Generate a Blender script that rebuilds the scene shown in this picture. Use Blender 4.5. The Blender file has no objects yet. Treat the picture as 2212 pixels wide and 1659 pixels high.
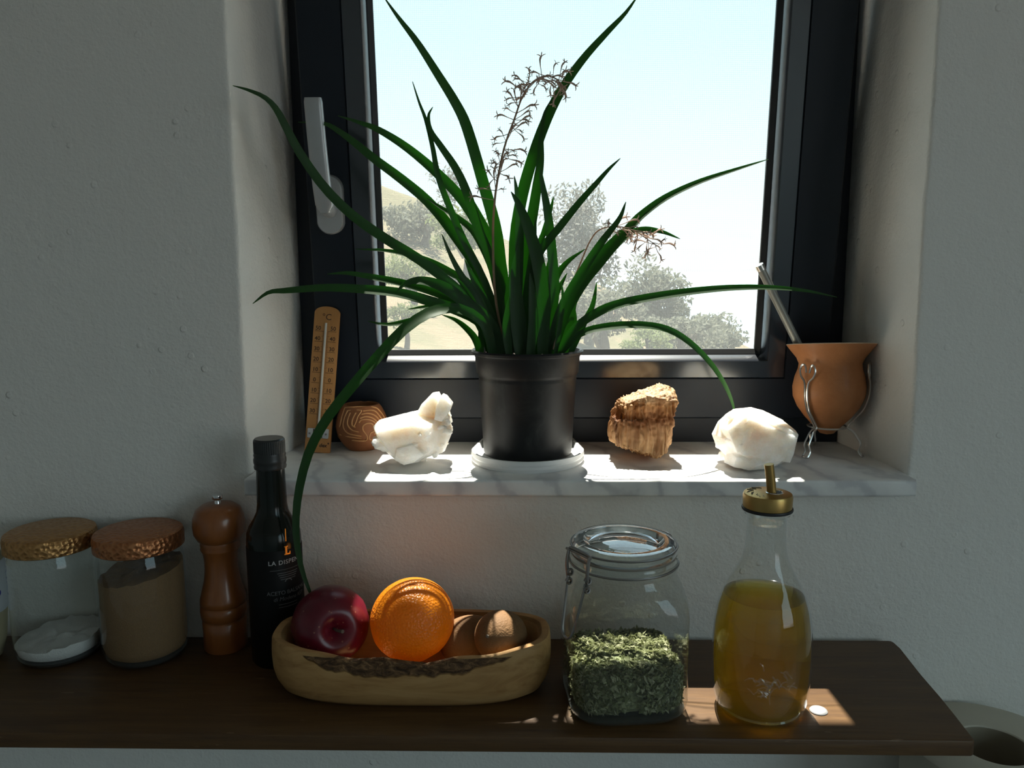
import bpy, bmesh, math, random
from math import sin, cos, pi, radians, sqrt, atan2
from mathutils import Vector, Matrix, noise

random.seed(7)
scene = bpy.context.scene
col = scene.collection
V = Vector

# ------------------------------------------------------------------ camera
FPX, PX, PY = 1726.0, 1106.0, 829.5          # focal length in pixels of the 2212x1659 frame
CAM = V((0.0, -0.825, 0.40))                 # z = 0 is the top of the wooden shelf
def _rot(d):
    p_, y_, r_ = radians(8.2), radians(1.4), radians(-0.33)
    x, y, z = d
    x, z = x*cos(r_) - z*sin(r_), x*sin(r_) + z*cos(r_)
    y, z = y*cos(p_) + z*sin(p_), -y*sin(p_) + z*cos(p_)
    x, y = x*cos(y_) - y*sin(y_), x*sin(y_) + y*cos(y_)
    return V((x, y, z))
CR, CU, CF = _rot((1, 0, 0)), _rot((0, 0, 1)), _rot((0, 1, 0))
cd = bpy.data.cameras.new('camera')
cd.sensor_width = 36.0
cd.lens = FPX/2212.0*36.0
cd.clip_start = 0.02
cd.clip_end = 20000
cam = bpy.data.objects.new('camera', cd)
col.objects.link(cam)
cam.matrix_world = Matrix(((CR.x, CU.x, -CF.x, CAM.x), (CR.y, CU.y, -CF.y, CAM.y),
                           (CR.z, CU.z, -CF.z, CAM.z), (0, 0, 0, 1)))
scene.camera = cam

def ray(px, py):
    return CF + CR*((px-PX)/FPX) - CU*((py-PY)/FPX)
def aty(px, py, Y):
    d = ray(px, py); return CAM + d*((Y-CAM.y)/d.y)
def atz(px, py, Z):
    d = ray(px, py); return CAM + d*((Z-CAM.z)/d.z)
def atp(px, py, P, n):
    d = ray(px, py); return CAM + d*((P-CAM).dot(n)/d.dot(n))
def depth(P):
    return (P-CAM).dot(CF)

# ------------------------------------------------------------------ world, sun, exposure
scene.view_settings.view_transform = 'Standard'
scene.view_settings.look = 'None'
scene.view_settings.gamma = 1.0
scene.view_settings.exposure = 0.0
scene.view_settings.use_curve_mapping = False
cy = scene.cycles
cy.use_denoising = True
cy.adaptive_threshold = 0.015
cy.max_bounces = 14
cy.diffuse_bounces = 7
cy.glossy_bounces = 5
cy.transmission_bounces = 10
cy.transparent_max_bounces = 40
cy.volume_bounces = 2
cy.caustics_reflective = False
cy.caustics_refractive = False
cy.sample_clamp_indirect = 6.0

wd = bpy.data.worlds.new('sky'); scene.world = wd
wd.use_nodes = True
nt = wd.node_tree; nt.nodes.clear()
out = nt.nodes.new('ShaderNodeOutputWorld'); bg = nt.nodes.new('ShaderNodeBackground')
tc = nt.nodes.new('ShaderNodeTexCoord'); sp = nt.nodes.new('ShaderNodeSeparateXYZ')
rp = nt.nodes.new('ShaderNodeValToRGB'); mp = nt.nodes.new('ShaderNodeMapRange')
mp.inputs['From Min'].default_value = -1.0; mp.inputs['From Max'].default_value = 1.0
nt.links.new(tc.outputs['Generated'], sp.inputs[0]); nt.links.new(sp.outputs['Z'], mp.inputs['Value'])
nt.links.new(mp.outputs[0], rp.inputs[0]); nt.links.new(rp.outputs[0], bg.inputs[0]); nt.links.new(bg.outputs[0], out.inputs[0])
el = rp.color_ramp.elements
el[0].position = 0.0; el[0].color = (0.34, 0.32, 0.28, 1)
el[1].position = 1.0; el[1].color = (0.42, 0.60, 0.82, 1)
for p_, c_ in ((0.485, (0.38, 0.36, 0.32, 1)), (0.5, (0.92, 0.97, 1.0, 1)), (0.55, (0.76, 0.95, 1.0, 1)), (0.63, (0.60, 0.90, 0.99, 1))):
    e = el.new(p_); e.color = c_
bg.inputs['Strength'].default_value = 2.6

SUN_SLOPE = 2.2                               # drop per metre travelled away from the window
sd = bpy.data.lights.new('sun_offscreen', 'SUN'); sd.energy = 46.0; sd.angle = radians(0.55); sd.color = (1.0, 0.93, 0.82)
sun = bpy.data.objects.new('sun_offscreen', sd); col.objects.link(sun)
sun.rotation_euler = V((0.03, -1.0, -SUN_SLOPE)).to_track_quat('-Z', 'Y').to_euler()
sun.location = (0.5, 6, 13)

# ------------------------------------------------------------------ material helpers
def newmat(name):
    m = bpy.data.materials.new(name); m.use_nodes = True
    m.node_tree.nodes.clear()
    return m, m.node_tree
def nd(nt, t, **kw):
    n = nt.nodes.new('ShaderNode'+t)
    for k, v in kw.items(): setattr(n, k, v)
    return n
def lk(nt, a, b): nt.links.new(a, b)
def coords(nt, scale=(1, 1, 1), rot=(0, 0, 0), kind='Object'):
    tc = nd(nt, 'TexCoord'); mp = nd(nt, 'Mapping')
    mp.inputs['Scale'].default_value = scale; mp.inputs['Rotation'].default_value = rot
    lk(nt, tc.outputs[kind], mp.inputs['Vector']); return mp.outputs[0]
def noise_tex(nt, vec, scale, detail=4, rough=0.55, dist=0.0):
    n = nd(nt, 'TexNoise'); n.inputs['Scale'].default_value = scale; n.inputs['Detail'].default_value = detail
    n.inputs['Roughness'].default_value = rough; n.inputs['Distortion'].default_value = dist
    lk(nt, vec, n.inputs['Vector']); return n.outputs['Fac']
def ramp(nt, fac, stops):
    r = nd(nt, 'ValToRGB'); e = r.color_ramp.elements
    e[0].position, e[0].color = stops[0][0], (*stops[0][1], 1)
    e[1].position, e[1].color = stops[-1][0], (*stops[-1][1], 1)
    for p, c in stops[1:-1]:
        k = e.new(p); k.color = (*c, 1)
    lk(nt, fac, r.inputs[0]); return r.outputs[0]
def mixc(nt, fac, a, b, mode='MIX'):
    m = nd(nt, 'Mix', data_type='RGBA', blend_type=mode)
    for s, v in ((m.inputs[0], fac), (m.inputs[6], a), (m.inputs[7], b)):
        if hasattr(v, 'is_linked'): lk(nt, v, s)
        elif isinstance(v, (int, float)): s.default_value = v
        else: s.default_value = (*v, 1)
    return m.outputs[2]
def bump(nt, h, dist, strength=1.0, normal=None):
    b = nd(nt, 'Bump'); b.inputs['Distance'].default_value = dist; b.inputs['Strength'].default_value = strength
    lk(nt, h, b.inputs['Height'])
    if normal is not None: lk(nt, normal, b.inputs['Normal'])
    return b.outputs[0]
def finish(nt, color, rough=0.5, metal=0.0, normal=None, spec=0.5, coat=0.0, sheen=0.0, trans=None):
    p = nd(nt, 'BsdfPrincipled'); o = nd(nt, 'OutputMaterial')
    if hasattr(color, 'is_linked'): lk(nt, color, p.inputs['Base Color'])
    else: p.inputs['Base Color'].default_value = (*color, 1)
    if hasattr(rough, 'is_linked'): lk(nt, rough, p.inputs['Roughness'])
    else: p.inputs['Roughness'].default_value = rough
    p.inputs['Metallic'].default_value = metal
    p.inputs['Specular IOR Level'].default_value = spec
    p.inputs['Coat Weight'].default_value = coat
    p.inputs['Coat Roughness'].default_value = 0.15
    if normal is not None: lk(nt, normal, p.inputs['Normal'])
    if trans:                                   # light passing through: (amount, colour)
        t = nd(nt, 'BsdfTranslucent'); m = nd(nt, 'MixShader')
        if hasattr(trans[1], 'is_linked'): lk(nt, trans[1], t.inputs[0])
        else: t.inputs[0].default_value = (*trans[1], 1)
        if normal is not None: lk(nt, normal, t.inputs['Normal'])
        m.inputs[0].default_value = trans[0]
        lk(nt, p.outputs[0], m.inputs[1]); lk(nt, t.outputs[0], m.inputs[2]); lk(nt, m.outputs[0], o.inputs[0])
    else:
        lk(nt, p.outputs[0], o.inputs[0])
def plain(name, color, rough=0.5, metal=0.0, var=0.12, nscale=60.0, bdist=0.0, bscale=200.0, spec=0.5, coat=0.0, stretch=(1, 1, 1), trans=None):
    m, nt = newmat(name); c = coords(nt, stretch)
    f = noise_tex(nt, c, nscale)
    cc = mixc(nt, f, tuple(x*(1-var) for x in color), tuple(min(1, x*(1+var)) for x in color))
    n = bump(nt, noise_tex(nt, c, bscale, 5), bdist) if bdist else None
    finish(nt, cc, rough, metal, n, spec, coat, trans=trans); return m

M = {}
# plaster
def plaster(name, color):
    m, nt = newmat(name); c = coords(nt)
    big = noise_tex(nt, c, 6.0, 3); mid = noise_tex(nt, c, 55.0, 4, 0.6); fine = noise_tex(nt, c, 330.0, 3, 0.6)
    cc = mixc(nt, big, tuple(x*0.95 for x in color), color)
    pit = nd(nt, 'TexVoronoi'); pit.inputs['Scale'].default_value = 42.0; lk(nt, c, pit.inputs['Vector'])
    pr = ramp(nt, pit.outputs['Distance'], [(0.0, (1, 1, 1)), (0.11, (1, 1, 1)), (0.17, (0, 0, 0))])
    gate = ramp(nt, noise_tex(nt, c, 9.0, 2), [(0.52, (0, 0, 0)), (0.62, (1, 1, 1))])
    pr = mixc(nt, 1.0, pr, gate, 'MULTIPLY')
    n = bump(nt, mid, 0.0020); n = bump(nt, fine, 0.0007, 1.0, n); n = bump(nt, pr, 0.0012, 0.8, n)
    finish(nt, cc, 0.85, normal=n, spec=0.25); return m
M['plaster'] = plaster('white_plaster', (0.82, 0.80, 0.755))
M['plaster_room'] = plain('room_plaster', (0.78, 0.78, 0.76), 0.9, var=0.03, nscale=4)
M['floor'] = plain('floor_tile', (0.36, 0.33, 0.30), 0.45, var=0.2, nscale=3)
M['ceiling'] = plain('ceiling_paint', (0.82, 0.82, 0.80), 0.9, var=0.02, nscale=4)
# marble
m, nt = newmat('marble'); c = coords(nt, (1, 1, 1), (0, 0, 0.5))
w = nd(nt, 'TexWave', wave_type='BANDS', bands_direction='DIAGONAL'); lk(nt, c, w.inputs['Vector'])
w.inputs['Scale'].default_value = 9.0; w.inputs['Distortion'].default_value = 9.0; w.inputs['Detail'].default_value = 5.0; w.inputs['Detail Scale'].default_value = 1.4
vein = ramp(nt, w.outputs['Fac'], [(0.0, (0.62, 0.62, 0.63)), (0.25, (0.80, 0.80, 0.79)), (1.0, (0.88, 0.88, 0.86))])
cl = ramp(nt, noise_tex(nt, c, 14, 4), [(0.3, (0.86, 0.86, 0.87)), (0.7, (1, 1, 1))])
finish(nt, mixc(nt, 1.0, vein, cl, 'MULTIPLY'), 0.38, spec=0.45); M['marble'] = m
# dark stained shelf board
def wood(name, dark, light, axis='x', scale=1.0, rough=0.5, coat=0.0, scratch=None, bd=0.0006, ringd=6.0):
    m, nt = newmat(name)
    st = {'x': (1.2, 14, 14), 'z': (14, 14, 1.2), 'y': (14, 1.2, 14)}[axis]
    c = coords(nt, tuple(s*scale for s in st))
    n1 = noise_tex(nt, c, 3.0, 6, 0.62, 1.2); n2 = noise_tex(nt, c, 14.0, 5, 0.7)
    f = nd(nt, 'Math', operation='MULTIPLY_ADD'); lk(nt, n1, f.inputs[0]); f.inputs[1].default_value = 0.65
    g = nd(nt, 'Math', operation='MULTIPLY'); lk(nt, n2, g.inputs[0]); g.inputs[1].default_value = 0.35; lk(nt, g.outputs[0], f.inputs[2])
    cc = ramp(nt, f.outputs[0], [(0.3, dark), (0.5, tuple((a+b)/2 for a, b in zip(dark, light))), (0.7, light)])
    if scratch:
        cs = coords(nt, (10, 60, 40)); s = ramp(nt, noise_tex(nt, cs, 3.3, 3, 0.5), [(0.70, (0, 0, 0)), (0.74, (1, 1, 1))])
        cc = mixc(nt, s, cc, scratch)
    finish(nt, cc, rough, normal=bump(nt, f.outputs[0], bd), spec=0.4, coat=coat); return m
M['shelf'] = wood('dark_stained_pine', (0.048, 0.021, 0.008), (0.135, 0.069, 0.022), 'x', 1.0, 0.5, 0.0, (0.18, 0.11, 0.06))
M['mill'] = wood('varnished_beech', (0.20, 0.062, 0.016), (0.30, 0.10, 0.026), 'z', 1.3, 0.32, 0.35, bd=0.0001)
M['olivewood_in'] = wood('bowl_inside', (0.30, 0.155, 0.055), (0.47, 0.285, 0.12), 'x', 1.5, 0.5, bd=0.0002)
M['thermo_wood'] = wood('thermometer_wood', (0.42, 0.19, 0.06), (0.52, 0.26, 0.09), 'z', 1.2, 0.45, bd=0.00005)
# window
M['anthracite'] = plain('anthracite_paint', (0.0085, 0.0125, 0.020), 0.40, var=0.1, nscale=8, bdist=0.00004, bscale=900, spec=0.32)
M['gasket'] = plain('black_gasket', (0.012, 0.013, 0.016), 0.5)
M['silver'] = plain('satin_silver', (0.46, 0.47, 0.48), 0.45, 0.6, var=0.04)
M['steel'] = plain('steel_wire', (0.62, 0.61, 0.59), 0.28, 1.0, var=0.08)
M['darksteel'] = plain('dull_wire', (0.30, 0.29, 0.28), 0.38, 0.9, var=0.15, nscale=150)
M['chrome'] = plain('chrome', (0.75, 0.75, 0.76), 0.12, 1.0, var=0.02)

def thin_glass(name, tint=(0.97, 0.985, 0.98), rough=0.02, boost=1.0, body=0.0, bodycol=(0.8, 0.85, 0.85), bumpd=0.0):
    """two-sided thin glass: clear straight through, Fresnel reflection on top"""
    m, nt = newmat(name)
    g = nd(nt, 'NewGeometry'); d = nd(nt, 'VectorMath', operation='DOT_PRODUCT')
    lk(nt, g.outputs['Normal'], d.inputs[0]); lk(nt, g.outputs['Incoming'], d.inputs[1])
    a = nd(nt, 'Math', operation='ABSOLUTE'); lk(nt, d.outputs['Value'], a.inputs[0])
    s = nd(nt, 'Math', operation='SUBTRACT'); s.inputs[0].default_value = 1.0; lk(nt, a.outputs[0], s.inputs[1]); s.use_clamp = True
    p = nd(nt, 'Math', operation='POWER'); lk(nt, s.outputs[0], p.inputs[0]); p.inputs[1].default_value = 4.2
    q = nd(nt, 'Math', operation='MULTIPLY_ADD'); lk(nt, p.outputs[0], q.inputs[0]); q.inputs[1].default_value = 0.92*boost; q.inputs[2].default_value = 0.035*boost
    q.use_clamp = True
    tr = nd(nt, 'BsdfTransparent'); tr.inputs[0].default_value = (*tint, 1)
    gl = nd(nt, 'BsdfGlossy'); gl.inputs['Roughness'].default_value = rough; gl.inputs[0].default_value = (0.95, 0.97, 1, 1)
    if bumpd:
        lk(nt, bump(nt, noise_tex(nt, coords(nt), 45, 2), bumpd), gl.inputs['Normal'])
    mx = nd(nt, 'MixShader'); lk(nt, q.outputs[0], mx.inputs[0]); lk(nt, gl.outputs[0], mx.inputs[2])
    if body:
        df = nd(nt, 'BsdfDiffuse'); df.inputs[0].default_value = (*bodycol, 1)
        m2 = nd(nt, 'MixShader'); m2.inputs[0].default_value = body
        lk(nt, tr.outputs[0], m2.inputs[1]); lk(nt, df.outputs[0], m2.inputs[2]); lk(nt, m2.outputs[0], mx.inputs[1])
    else:
        lk(nt, tr.outputs[0], mx.inputs[1])
    o = nd(nt, 'OutputMaterial'); lk(nt, mx.outputs[0], o.inputs[0]); return m
M['pane'] = thin_glass('window_pane_glass', (0.91, 0.93, 0.925), 0.0, 0.5, 0.006)
M['jarglass'] = thin_glass('jar_glass', (0.95, 0.965, 0.955), 0.05, 0.9, 0.02, bumpd=0.0008)
M['lidglass'] = thin_glass('lid_glass', (0.88, 0.93, 0.95), 0.04, 3.0, 0.05, (0.7, 0.85, 0.9), 0.0003)
M['bottleglass'] = thin_glass('bottle_glass', (0.96, 0.97, 0.96), 0.02, 1.15, 0.02, bumpd=0.0004)
M['thickglass'] = thin_glass('thick_glass', (0.86, 0.90, 0.88), 0.04, 1.6, 0.05)

# ------------------------------------------------------------------ mesh helpers
class MB:
    def __init__(s): s.v = []; s.f = []
    def loft(s, rings, closed=True, cap0=False, cap1=False):
        b = len(s.v); n = len(rings[0])
        for r in rings: s.v.extend(V(p) for p in r)
        for i in range(len(rings)-1):
            for j in range(n if closed else n-1):
                k = (j+1) % n
                s.f.append((b+i*n+j, b+i*n+k, b+(i+1)*n+k, b+(i+1)*n+j))
        if cap0: s.f.append(tuple(b+j for j in reversed(range(n))))
        if cap1: s.f.append(tuple(b+(len(rings)-1)*n+j for j in range(n)))
        return s
    def lathe(s, prof, c=(0, 0, 0), seg=40, cap0=True, cap1=True):
        rings = [[(c[0]+r*cos(2*pi*j/seg), c[1]+r*sin(2*pi*j/seg), c[2]+z) for j in range(seg)] for r, z in prof]
        return s.loft(rings, True, cap0, cap1)
    def tube(s, pts, r, seg=6, closed=False):
        pts = [V(p) for p in pts]; n = len(pts)
        rr = r if isinstance(r, (list, tuple)) else [r]*n
        rings = []; up = None
        for i in range(n):
            a = pts[(i-1) % n] if (closed or i > 0) else pts[i]
            b = pts[(i+1) % n] if (closed or i < n-1) else pts[i]
            t = (b-a)
            t = t.normalized() if t.length > 1e-9 else V((0, 0, 1))
            if up is None:
                up = V((0, 0, 1)) if abs(t.z) < 0.9 else V((1, 0, 0))
            x = t.cross(up)
            if x.length < 1e-6: x = t.cross(V((1, 0.2, 0)))
            x.normalize(); y = x.cross(t).normalized(); up = y
            rings.append([pts[i] + (x*cos(2*pi*j/seg) + y*sin(2*pi*j/seg))*rr[i] for j in range(seg)])
        if closed: rings.append(rings[0])
        return s.loft(rings, True, not closed, not closed)
    def box(s, lo, hi):
        x0, y0, z0 = lo; x1, y1, z1 = hi; b = len(s.v)
        s.v.extend(V(p) for p in ((x0, y0, z0), (x1, y0, z0), (x1, y1, z0), (x0, y1, z0), (x0, y0, z1), (x1, y0, z1), (x1, y1, z1), (x0, y1, z1)))
        for q in ((0, 3, 2, 1), (4, 5, 6, 7), (0, 1, 5, 4), (1, 2, 6, 5), (2, 3, 7, 6), (3, 0, 4, 7)): s.f.append(tuple(b+i for i in q))
        return s
    def face(s, pts):
        b = len(s.v); s.v.extend(V(p) for p in pts); s.f.append(tuple(range(b, b+len(pts)))); return s
    def prism(s, poly, d):
        """polygon (list of points) extruded by vector d"""
        d = V(d); return s.loft([[V(p) for p in poly], [V(p)+d for p in poly]], True, True, True)
    def build(s, name, mat, parent=None, smooth=35, bevel=0.0, bseg=2):
        me = bpy.data.meshes.new(name)
        off = V((0, 0, 0))
        q = parent
        while q is not None: off = off + q.location; q = q.parent
        me.from_pydata([tuple(p-off) for p in s.v], [], s.f); me.validate(); me.update()
        bm = bmesh.new(); bm.from_mesh(me)
        bmesh.ops.remove_doubles(bm, verts=bm.verts, dist=1e-6)
        bmesh.ops.recalc_face_normals(bm, faces=bm.faces)
        if bevel:
            es = [e for e in bm.edges if len(e.link_faces) == 2 and e.calc_face_angle(0) > radians(40)]
            bmesh.ops.bevel(bm, geom=es, offset=bevel, segments=bseg, profile=0.5, affect='EDGES', clamp_overlap=True)
        bm.to_mesh(me); bm.free()
        if smooth:
            me.polygons.foreach_set('use_smooth', [True]*len(me.polygons)); me.set_sharp_from_angle(angle=radians(smooth))
        if mat is not None: me.materials.append(mat if not isinstance(mat, str) else M[mat])
        o = bpy.data.objects.new(name, me); col.objects.link(o)
        if parent is not None: o.parent = parent
        return o
def tag(o, label, cat=None, group=None, kind=None):
    o['label'] = label
    if cat: o['category'] = cat
    if group: o['group'] = group
    if kind: o['kind'] = kind
    return o
def thing(name, loc, label, cat, group=None, kind=None):
    o = bpy.data.objects.new(name, None); o.empty_display_size = 0.02
    col.objects.link(o); o.location = loc; o.matrix_world = Matrix.Translation(V(loc))
    return tag(o, label, cat, group, kind)
def part(parent, name, mb, mat, **kw): return mb.build(name, mat, parent, **kw)
def catmull(P, n):
    P = [V(p) for p in P]; out = []
    m = len(P)-1
    for i in range(n):
        t = i/(n-1)*m; k = min(int(t), m-1); u = t-k
        p1, p2 = P[k], P[k+1]; p0 = P[k-1] if k > 0 else p1*2-p2; p3 = P[k+2] if k+2 <= m else p2*2-p1
        out.append(0.5*((2*p1)+(p2-p0)*u+(2*p0-5*p1+4*p2-p3)*u*u+(3*p1-p0-3*p2+p3)*u**3))
    return out
def bake(o):
    """apply modifiers of a linked mesh object"""
    dg = bpy.context.evaluated_depsgraph_get(); dg.update()
    me = bpy.data.meshes.new_from_object(o.evaluated_get(dg)); o.modifiers.clear()
    old = o.data; o.data = me; bpy.data.meshes.remove(old); return o
def text_mesh(txt, size, align='CENTER', extrude=0.00006, spacing=1.0, shear=0.0, bold=0.0):
    cu = bpy.data.curves.new('lettering', 'FONT'); cu.body = txt; cu.size = size; cu.align_x = align; cu.align_y = 'CENTER'
    cu.extrude = extrude; cu.space_character = spacing; cu.shear = shear; cu.offset = bold; cu.resolution_u = 3
    ob = bpy.data.objects.new('lettering', cu); col.objects.link(ob)
    dg = bpy.context.evaluated_depsgraph_get(); dg.update()
    me = bpy.data.meshes.new_from_object(ob.evaluated_get(dg))
    vs = [v.co.copy() for v in me.vertices]; fs = [tuple(p.vertices) for p in me.polygons]
    bpy.data.objects.remove(ob); bpy.data.curves.remove(cu); bpy.data.meshes.remove(me)
    return vs, fs

SILL_Z = 0.183
WALL_Y = 0.008

# ================================================================== the setting
def struct(name, mb, mat, label, parent=None, **kw):
    o = mb.build(name, mat, parent, **kw); o['kind'] = 'structure'; o['label'] = label; return o

# wall with the window recess: rounded hand-plastered corners
XL, XR, ZB, ZT = -0.303, 0.397, 0.160, 1.26
def rect_loop(xl, xr, zb, zt, y, n=26, jit=0.0, seed=0):
    pts = []
    cs = [(xl, zb), (xr, zb), (xr, zt), (xl, zt)]
    for k in range(4):
        a, b = cs[k], cs[(k+1) % 4]
        for i in range(n):
            t = i/n; x = a[0]+(b[0]-a[0])*t; z = a[1]+(b[1]-a[1])*t
            j = noise.noise(V((x*14+seed, z*14, 3.1)))*jit
            dx, dz = [(0, 1), (-1, 0), (0, -1), (1, 0)][k]
            pts.append((x-dx*j, y, z-dz*j))
    return pts
mb = MB(); rings = [rect_loop(-1.8, 1.9, -1.15, 1.6, 0.40), rect_loop(-1.8, 1.9, -1.15, 1.6, WALL_Y)]
rings.append(rect_loop(XL-0.05, XR+0.05, ZB-0.05, ZT+0.05, WALL_Y))
R0 = 0.0045
rings.append(rect_loop(XL-R0-0.002, XR+R0+0.002, ZB-R0-0.002, ZT+R0+0.002, WALL_Y, jit=0.0022))
for a in range(0, 91, 15):
    o_ = R0*(1-sin(radians(a))); d_ = R0*(1-cos(radians(a)))
    rings.append(rect_loop(XL-o_, XR+o_, ZB-o_, ZT+o_, WALL_Y+d_, jit=0.0022))
rings.append(rect_loop(XL+0.0002, XR-0.0002, ZB, ZT-0.0002, WALL_Y+R0+0.002, jit=0.0022))
rings.append(rect_loop(XL+0.008, XR-0.007, ZB, ZT-0.01, 0.09, jit=0.0010, seed=4))
rings.append(rect_loop(XL+0.016, XR-0.014, ZB, ZT-0.02, 0.175))
rings.append(rect_loop(XL+0.016, XR-0.014, ZB, 1.233, 0.176))
rings.append(rect_loop(XL+0.016, XR-0.014, ZB, 1.2295, 0.40))
rings.append(rect_loop(-1.8, 1.9, -1.15, 1.6, 0.40))
mb.loft(rings)
wall_front = struct('wall_front', mb, 'plaster', 'white rough plastered wall with a deep window recess')
struct('floor', MB().box((-1.9, -3.4, -1.2), (2.0, 0.4, -1.15)), 'floor', 'grey brown tiled kitchen floor')
struct('ceiling', MB().box((-1.9, -3.4, 1.6), (2.0, 0.4, 1.66)), 'ceiling', 'white painted ceiling')
struct('wall_left', MB().box((-1.88, -3.3, -1.15), (-1.8, 0.4, 1.6)), 'plaster_room', 'white plastered side wall')
# right-hand wall with a window; plain wall behind the camera
RY0, RY1, RZ0, RZ1 = -2.85, -1.10, -0.10, 1.20
mb = MB(); mb.box((1.9, RY1, -1.15), (1.98, 0.4, 1.6)); mb.box((1.9, -3.3, -1.15), (1.98, RY0, 1.6)); mb.box((1.9, RY0, -1.15), (1.98, RY1, RZ0)); mb.box((1.9, RY0, RZ1), (1.98, RY1, 1.6))
struct('wall_right', mb, 'plaster_room', 'white plastered side wall with a window opening')
mb = MB()
for a in (RY0, RY1-0.06): mb.box((1.92, a, RZ0), (1.96, a+0.06, RZ1))
for z in (RZ0, RZ1-0.06): mb.box((1.92, RY0, z), (1.96, RY1, z+0.06))
struct('window_2', mb, 'anthracite', 'dark framed window in the side wall')
struct('wall_back', MB().box((-1.88, -3.4, -1.15), (1.98, -3.3, 1.6)), 'plaster_room', 'white plastered wall across the room')
# sampling guide in the side window's opening: gives no light of its own, only lets the sky through it be found
ld = bpy.data.lights.new('window_right_offscreen', 'AREA'); ld.shape = 'RECTANGLE'; ld.size = RZ1-RZ0; ld.size_y = RY1-RY0; ld.cycles.is_portal = True
lo = bpy.data.objects.new('window_right_offscreen', ld); col.objects.link(lo); lo.location = (1.97, (RY0+RY1)/2, (RZ0+RZ1)/2); lo.rotation_euler = (0, radians(90), 0)

# marble sill
def rounded_slab(lo, hi, r, seg=5):
    (x0, y0, z0), (x1, y1, z1) = lo, hi
    prof = [(y1, z0)]
    for a in range(seg+1): prof.append((y0+r-r*sin(a/seg*pi/2), z0+r-r*cos(a/seg*pi/2)))
    for a in range(seg+1): prof.append((y0+r-r*cos(a/seg*pi/2), z1-r+r*sin(a/seg*pi/2)))
    prof.append((y1, z1))
    xs = [x0+(x1-x0)*i/30 for i in range(31)]
    rings = []
    for x in xs:
        e = min(1.0, (x-x0)/0.003, (x1-x)/0.003)
        rings.append([(x, y+(0 if y > y0+r else (1-max(e, 0))*0.0015), z) for y, z in prof])
    return MB().loft(rings, True, True, True)
struct('trim_1', rounded_slab((XL+0.002, -0.020, SILL_Z-0.0175), (XR-0.002, 0.26, SILL_Z), 0.003), 'marble', 'white grey veined marble window sill slab')

# ------------------------------------------------------------------ window
win = thing('window_1', (0.05, 0.20, SILL_Z), 'anthracite framed window tilted inwards above the marble sill', None, kind='structure')
FL, FR = XL+0.0165, XR-0.0145
mb = MB()
def rectring(xl, xr, zb, zt, y): return [(xl, y, zb), (xr, y, zb), (xr, y, zt), (xl, y, zt)]
FZ0, FZ1 = SILL_Z, 1.228
mb.loft([rectring(FL+0.048, FR-0.048, FZ0+0.046, FZ1-0.046, 0.235), rectring(FL, FR, FZ0, FZ1, 0.235), rectring(FL, FR, FZ0, FZ1, 0.166),
         rectring(FL+0.042, FR-0.042, FZ0+0.040, FZ1-0.042, 0.166), rectring(FL+0.042, FR-0.042, FZ0+0.040, FZ1-0.042, 0.205),
         rectring(FL+0.048, FR-0.048, FZ0+0.046, FZ1-0.046, 0.205), rectring(FL+0.048, FR-0.048, FZ0+0.046, FZ1-0.046, 0.235)])
part(win, 'fixed_frame', mb, 'anthracite', smooth=30)
TILT = radians(5.5)
SO = aty(1106, 905, 0.150)
SU = V((0, -sin(TILT), cos(TILT))); SN = V((0, cos(TILT), sin(TILT)))
def sash(x, v, n): return V((x, SO.y, SO.z)) + SU*v + SN*n
def sash_px(px, py, n=0.0):
    P = atp(px, py, V((0, SO.y, SO.z))+SN*n, SN); return P.x, (P-V((0, SO.y, SO.z))).dot(SU)
GX0, GX1 = -0.188, 0.285
GV0 = sash_px(1000, 780)[1]; GV1 = 0.90
def sring(o, n): return [sash(GX0-o, GV0-o, n), sash(GX1+o, GV0-o, n), sash(GX1+o, GV1+o, n), sash(GX0-o, GV1+o, n)]
SW = GV0; BW = GV0 - sash_px(1000, 820)[1]
rings = [sring(-0.004, 0.046), sring(SW, 0.046), sring(SW, 0.002), sring(SW-0.002, 0), sring(BW, 0), sring(BW, 0.0025), sring(0.004, 0.0025), sring(0.004, 0.030), sring(-0.004, 0.030), sring(-0.004, 0.046)]
part(win, 'sash', MB().loft(rings), 'anthracite', smooth=30)
rings = [sring(BW-0.0008, 0.012), sring(BW-0.0008, 0.0015), sring(BW-0.002, 0.0004), sring(0.0015, 0.0004), sring(0, 0.002), sring(-0.004, 0.017), sring(0.002, 0.018), sring(BW-0.0008, 0.012)]
M['beadpaint'] = plain('gloss_anthracite', (0.010, 0.014, 0.022), 0.22, var=0.05, nscale=8, spec=0.7, coat=1.0)
part(win, 'glazing_bead', MB().loft(rings), 'beadpaint', smooth=30)
rings = [sring(0.002, 0.0175), sring(-0.0045, 0.0165), sring(-0.010, 0.0205), sring(-0.010, 0.0235), sring(0.002, 0.0235), sring(0.002, 0.0175)]
part(win, 'gasket', MB().loft(rings), 'gasket', smooth=30)
mb = MB(); mb.loft([sring(-0.002, 0.0236), sring(-0.002, 0.0276)], True, True, True)
part(win, 'pane', mb, 'pane', smooth=0)
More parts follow.
